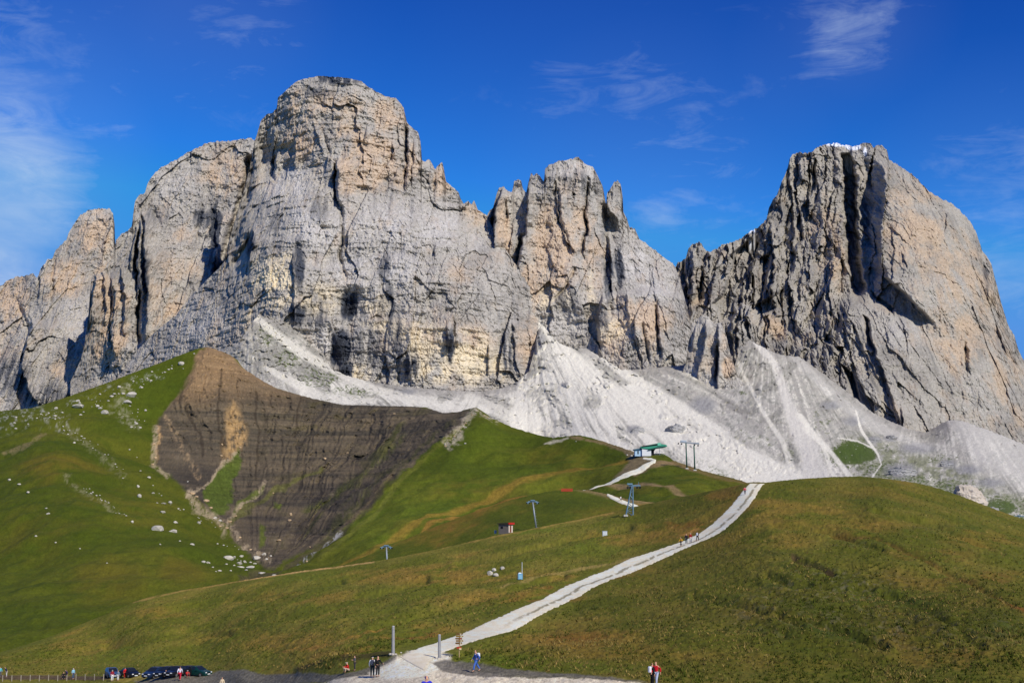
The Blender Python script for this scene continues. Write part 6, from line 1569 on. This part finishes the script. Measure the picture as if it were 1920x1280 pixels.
near = [
 (698, 1270, 'walker in a white top with a dark backpack standing on the gravel', 'stand', 180, (232, 234, 236), (38, 56, 62), dict(cap=(235, 235, 232), pack=(58, 66, 84))),
 (708, 1269, 'walker in black with a trekking pole beside the white-topped one', 'pole', 40, (22, 22, 24), (34, 34, 36), dict(poles=True, pack=(20, 20, 22))),
 (651, 1260, 'person in a red jacket and white cap crouching by the path', 'squat', -60, (196, 32, 30), (196, 170, 150), dict(cap=(238, 236, 232), size=.82)),
 (665, 1257, 'small figure in grey standing behind the crouching red jacket', 'arms', -70, (92, 90, 92), (66, 64, 66), dict(size=.76)),
 (893, 1259, 'walker in a blue tracksuit with a white and black backpack', 'walk', -70, (48, 84, 170), (72, 112, 190), dict(pack=(226, 230, 234), hair=(18, 18, 20), size=1.02)),
 (1223, 1285, 'walker dressed in black with a white bag at the lower right', 'stand', 120, (18, 20, 24), (18, 20, 24), dict(pack=(230, 232, 236), hair=(22, 20, 20), size=.98)),
 (1231, 1285, 'walker in a red jacket and pale trousers at the lower right', 'walk', -30, (196, 24, 40), (168, 178, 200), dict(size=1.02, hair=(66, 36, 26))),
 (1277, 1026, 'hiker in a yellow jacket, lowest of the group on the track', 'walk', -50, (222, 168, 50), (40, 34, 34), dict(size=.98)),
 (1287, 1020, 'hiker in a dark jacket beside the maroon one on the track', 'stand', -20, (44, 34, 48), (60, 84, 80), dict(size=1.05, hair=(190, 150, 160))),
 (1295, 1019, 'hiker in maroon with a white cap on the track', 'stand', 10, (140, 34, 30), (210, 196, 186), dict(cap=(240, 240, 238), size=1.05)),
 (1308, 1017, 'hiker in black with a white pack, highest of the group on the track', 'walk', 150, (24, 34, 40), (20, 24, 28), dict(pack=(206, 210, 216), size=1.05, v=1)),
 (1397, 928, 'hiker in pink near the top of the white track', 'walk', 170, (206, 60, 88), (70, 60, 70), dict(size=1.0)),
 (337, 1275, 'walker in a white shirt and red trousers in front of the cars', 'walk', 180, (222, 218, 232), (206, 38, 66), dict(hair=(24, 24, 28), size=1.12)),
 (311, 1270, 'person in red crouching between two parked cars', 'squat', 0, (206, 50, 40), (190, 50, 44), dict(hair=(60, 40, 30), size=1.0)),
 (351, 1270, 'person in red with a white cap beside the green car', 'squat', 40, (190, 40, 44), (120, 40, 40), dict(cap=(235, 235, 235), size=.95)),
 (210, 1277, 'person in a dark red top and white trousers at the fence end', 'stand', 30, (150, 26, 40), (236, 236, 236), dict(cap=(238, 238, 238), size=1.0)),
 (221, 1275, 'person in a pale blue and dark jacket with white trousers by the black car', 'stand', -20, (120, 140, 160), (226, 226, 226), dict(size=.9, v=1)),
 (234, 1272, 'person in a long red coat in front of the black car', 'stand', 10, (206, 34, 34), (190, 36, 34), dict(size=.9)),
 (137, 1273, 'person in a light blue hooded jacket on the parking strip', 'stand', 60, (150, 205, 226), (70, 92, 120), dict(hood=(176, 220, 232), size=1.06)),
 (119, 1272, 'dark-clad person sitting left of the light blue jacket', 'squat', 20, (30, 34, 36), (30, 34, 44), dict(size=1.1)),
 (125, 1272, 'person in a purple jacket beside the light blue one', 'lean', -40, (70, 58, 110), (52, 50, 66), dict(size=.9)),
 (12, 1269, 'person in a navy top and white trousers near the left edge', 'lean', -60, (28, 34, 92), (216, 212, 206), dict(size=1.0)),
 (0, 1269, 'person in a turquoise top cut by the left edge of the picture', 'stand', 30, (90, 190, 200), (92, 96, 110), dict(size=1.0)),
 (416, 1296, 'person in cream low at the bottom edge left of the gravel', 'stand', 0, (226, 206, 170), (60, 80, 150), dict(size=1.0, hair=(214, 180, 120))),
]
for px, py, lb, po, fc, tp, lg, kw in near:
    p = F_(px, min(py, 1311))
    person(p, lb, po, fc, tp, lg, **kw)
person(K_(1164, 940), 'walker in white on the short track behind the big mast', 'walk', 40, (236, 236, 234), (60, 60, 60), size=1.0)
pt = to_world(800, 1262, 60.0)
person((pt[0], pt[1], pt[2] - 1.77), 'person in a bright blue hooded jacket, nearest the camera', 'arms', 20, (38, 48, 190), (40, 44, 60), hood=(50, 40, 130), size=1.0)
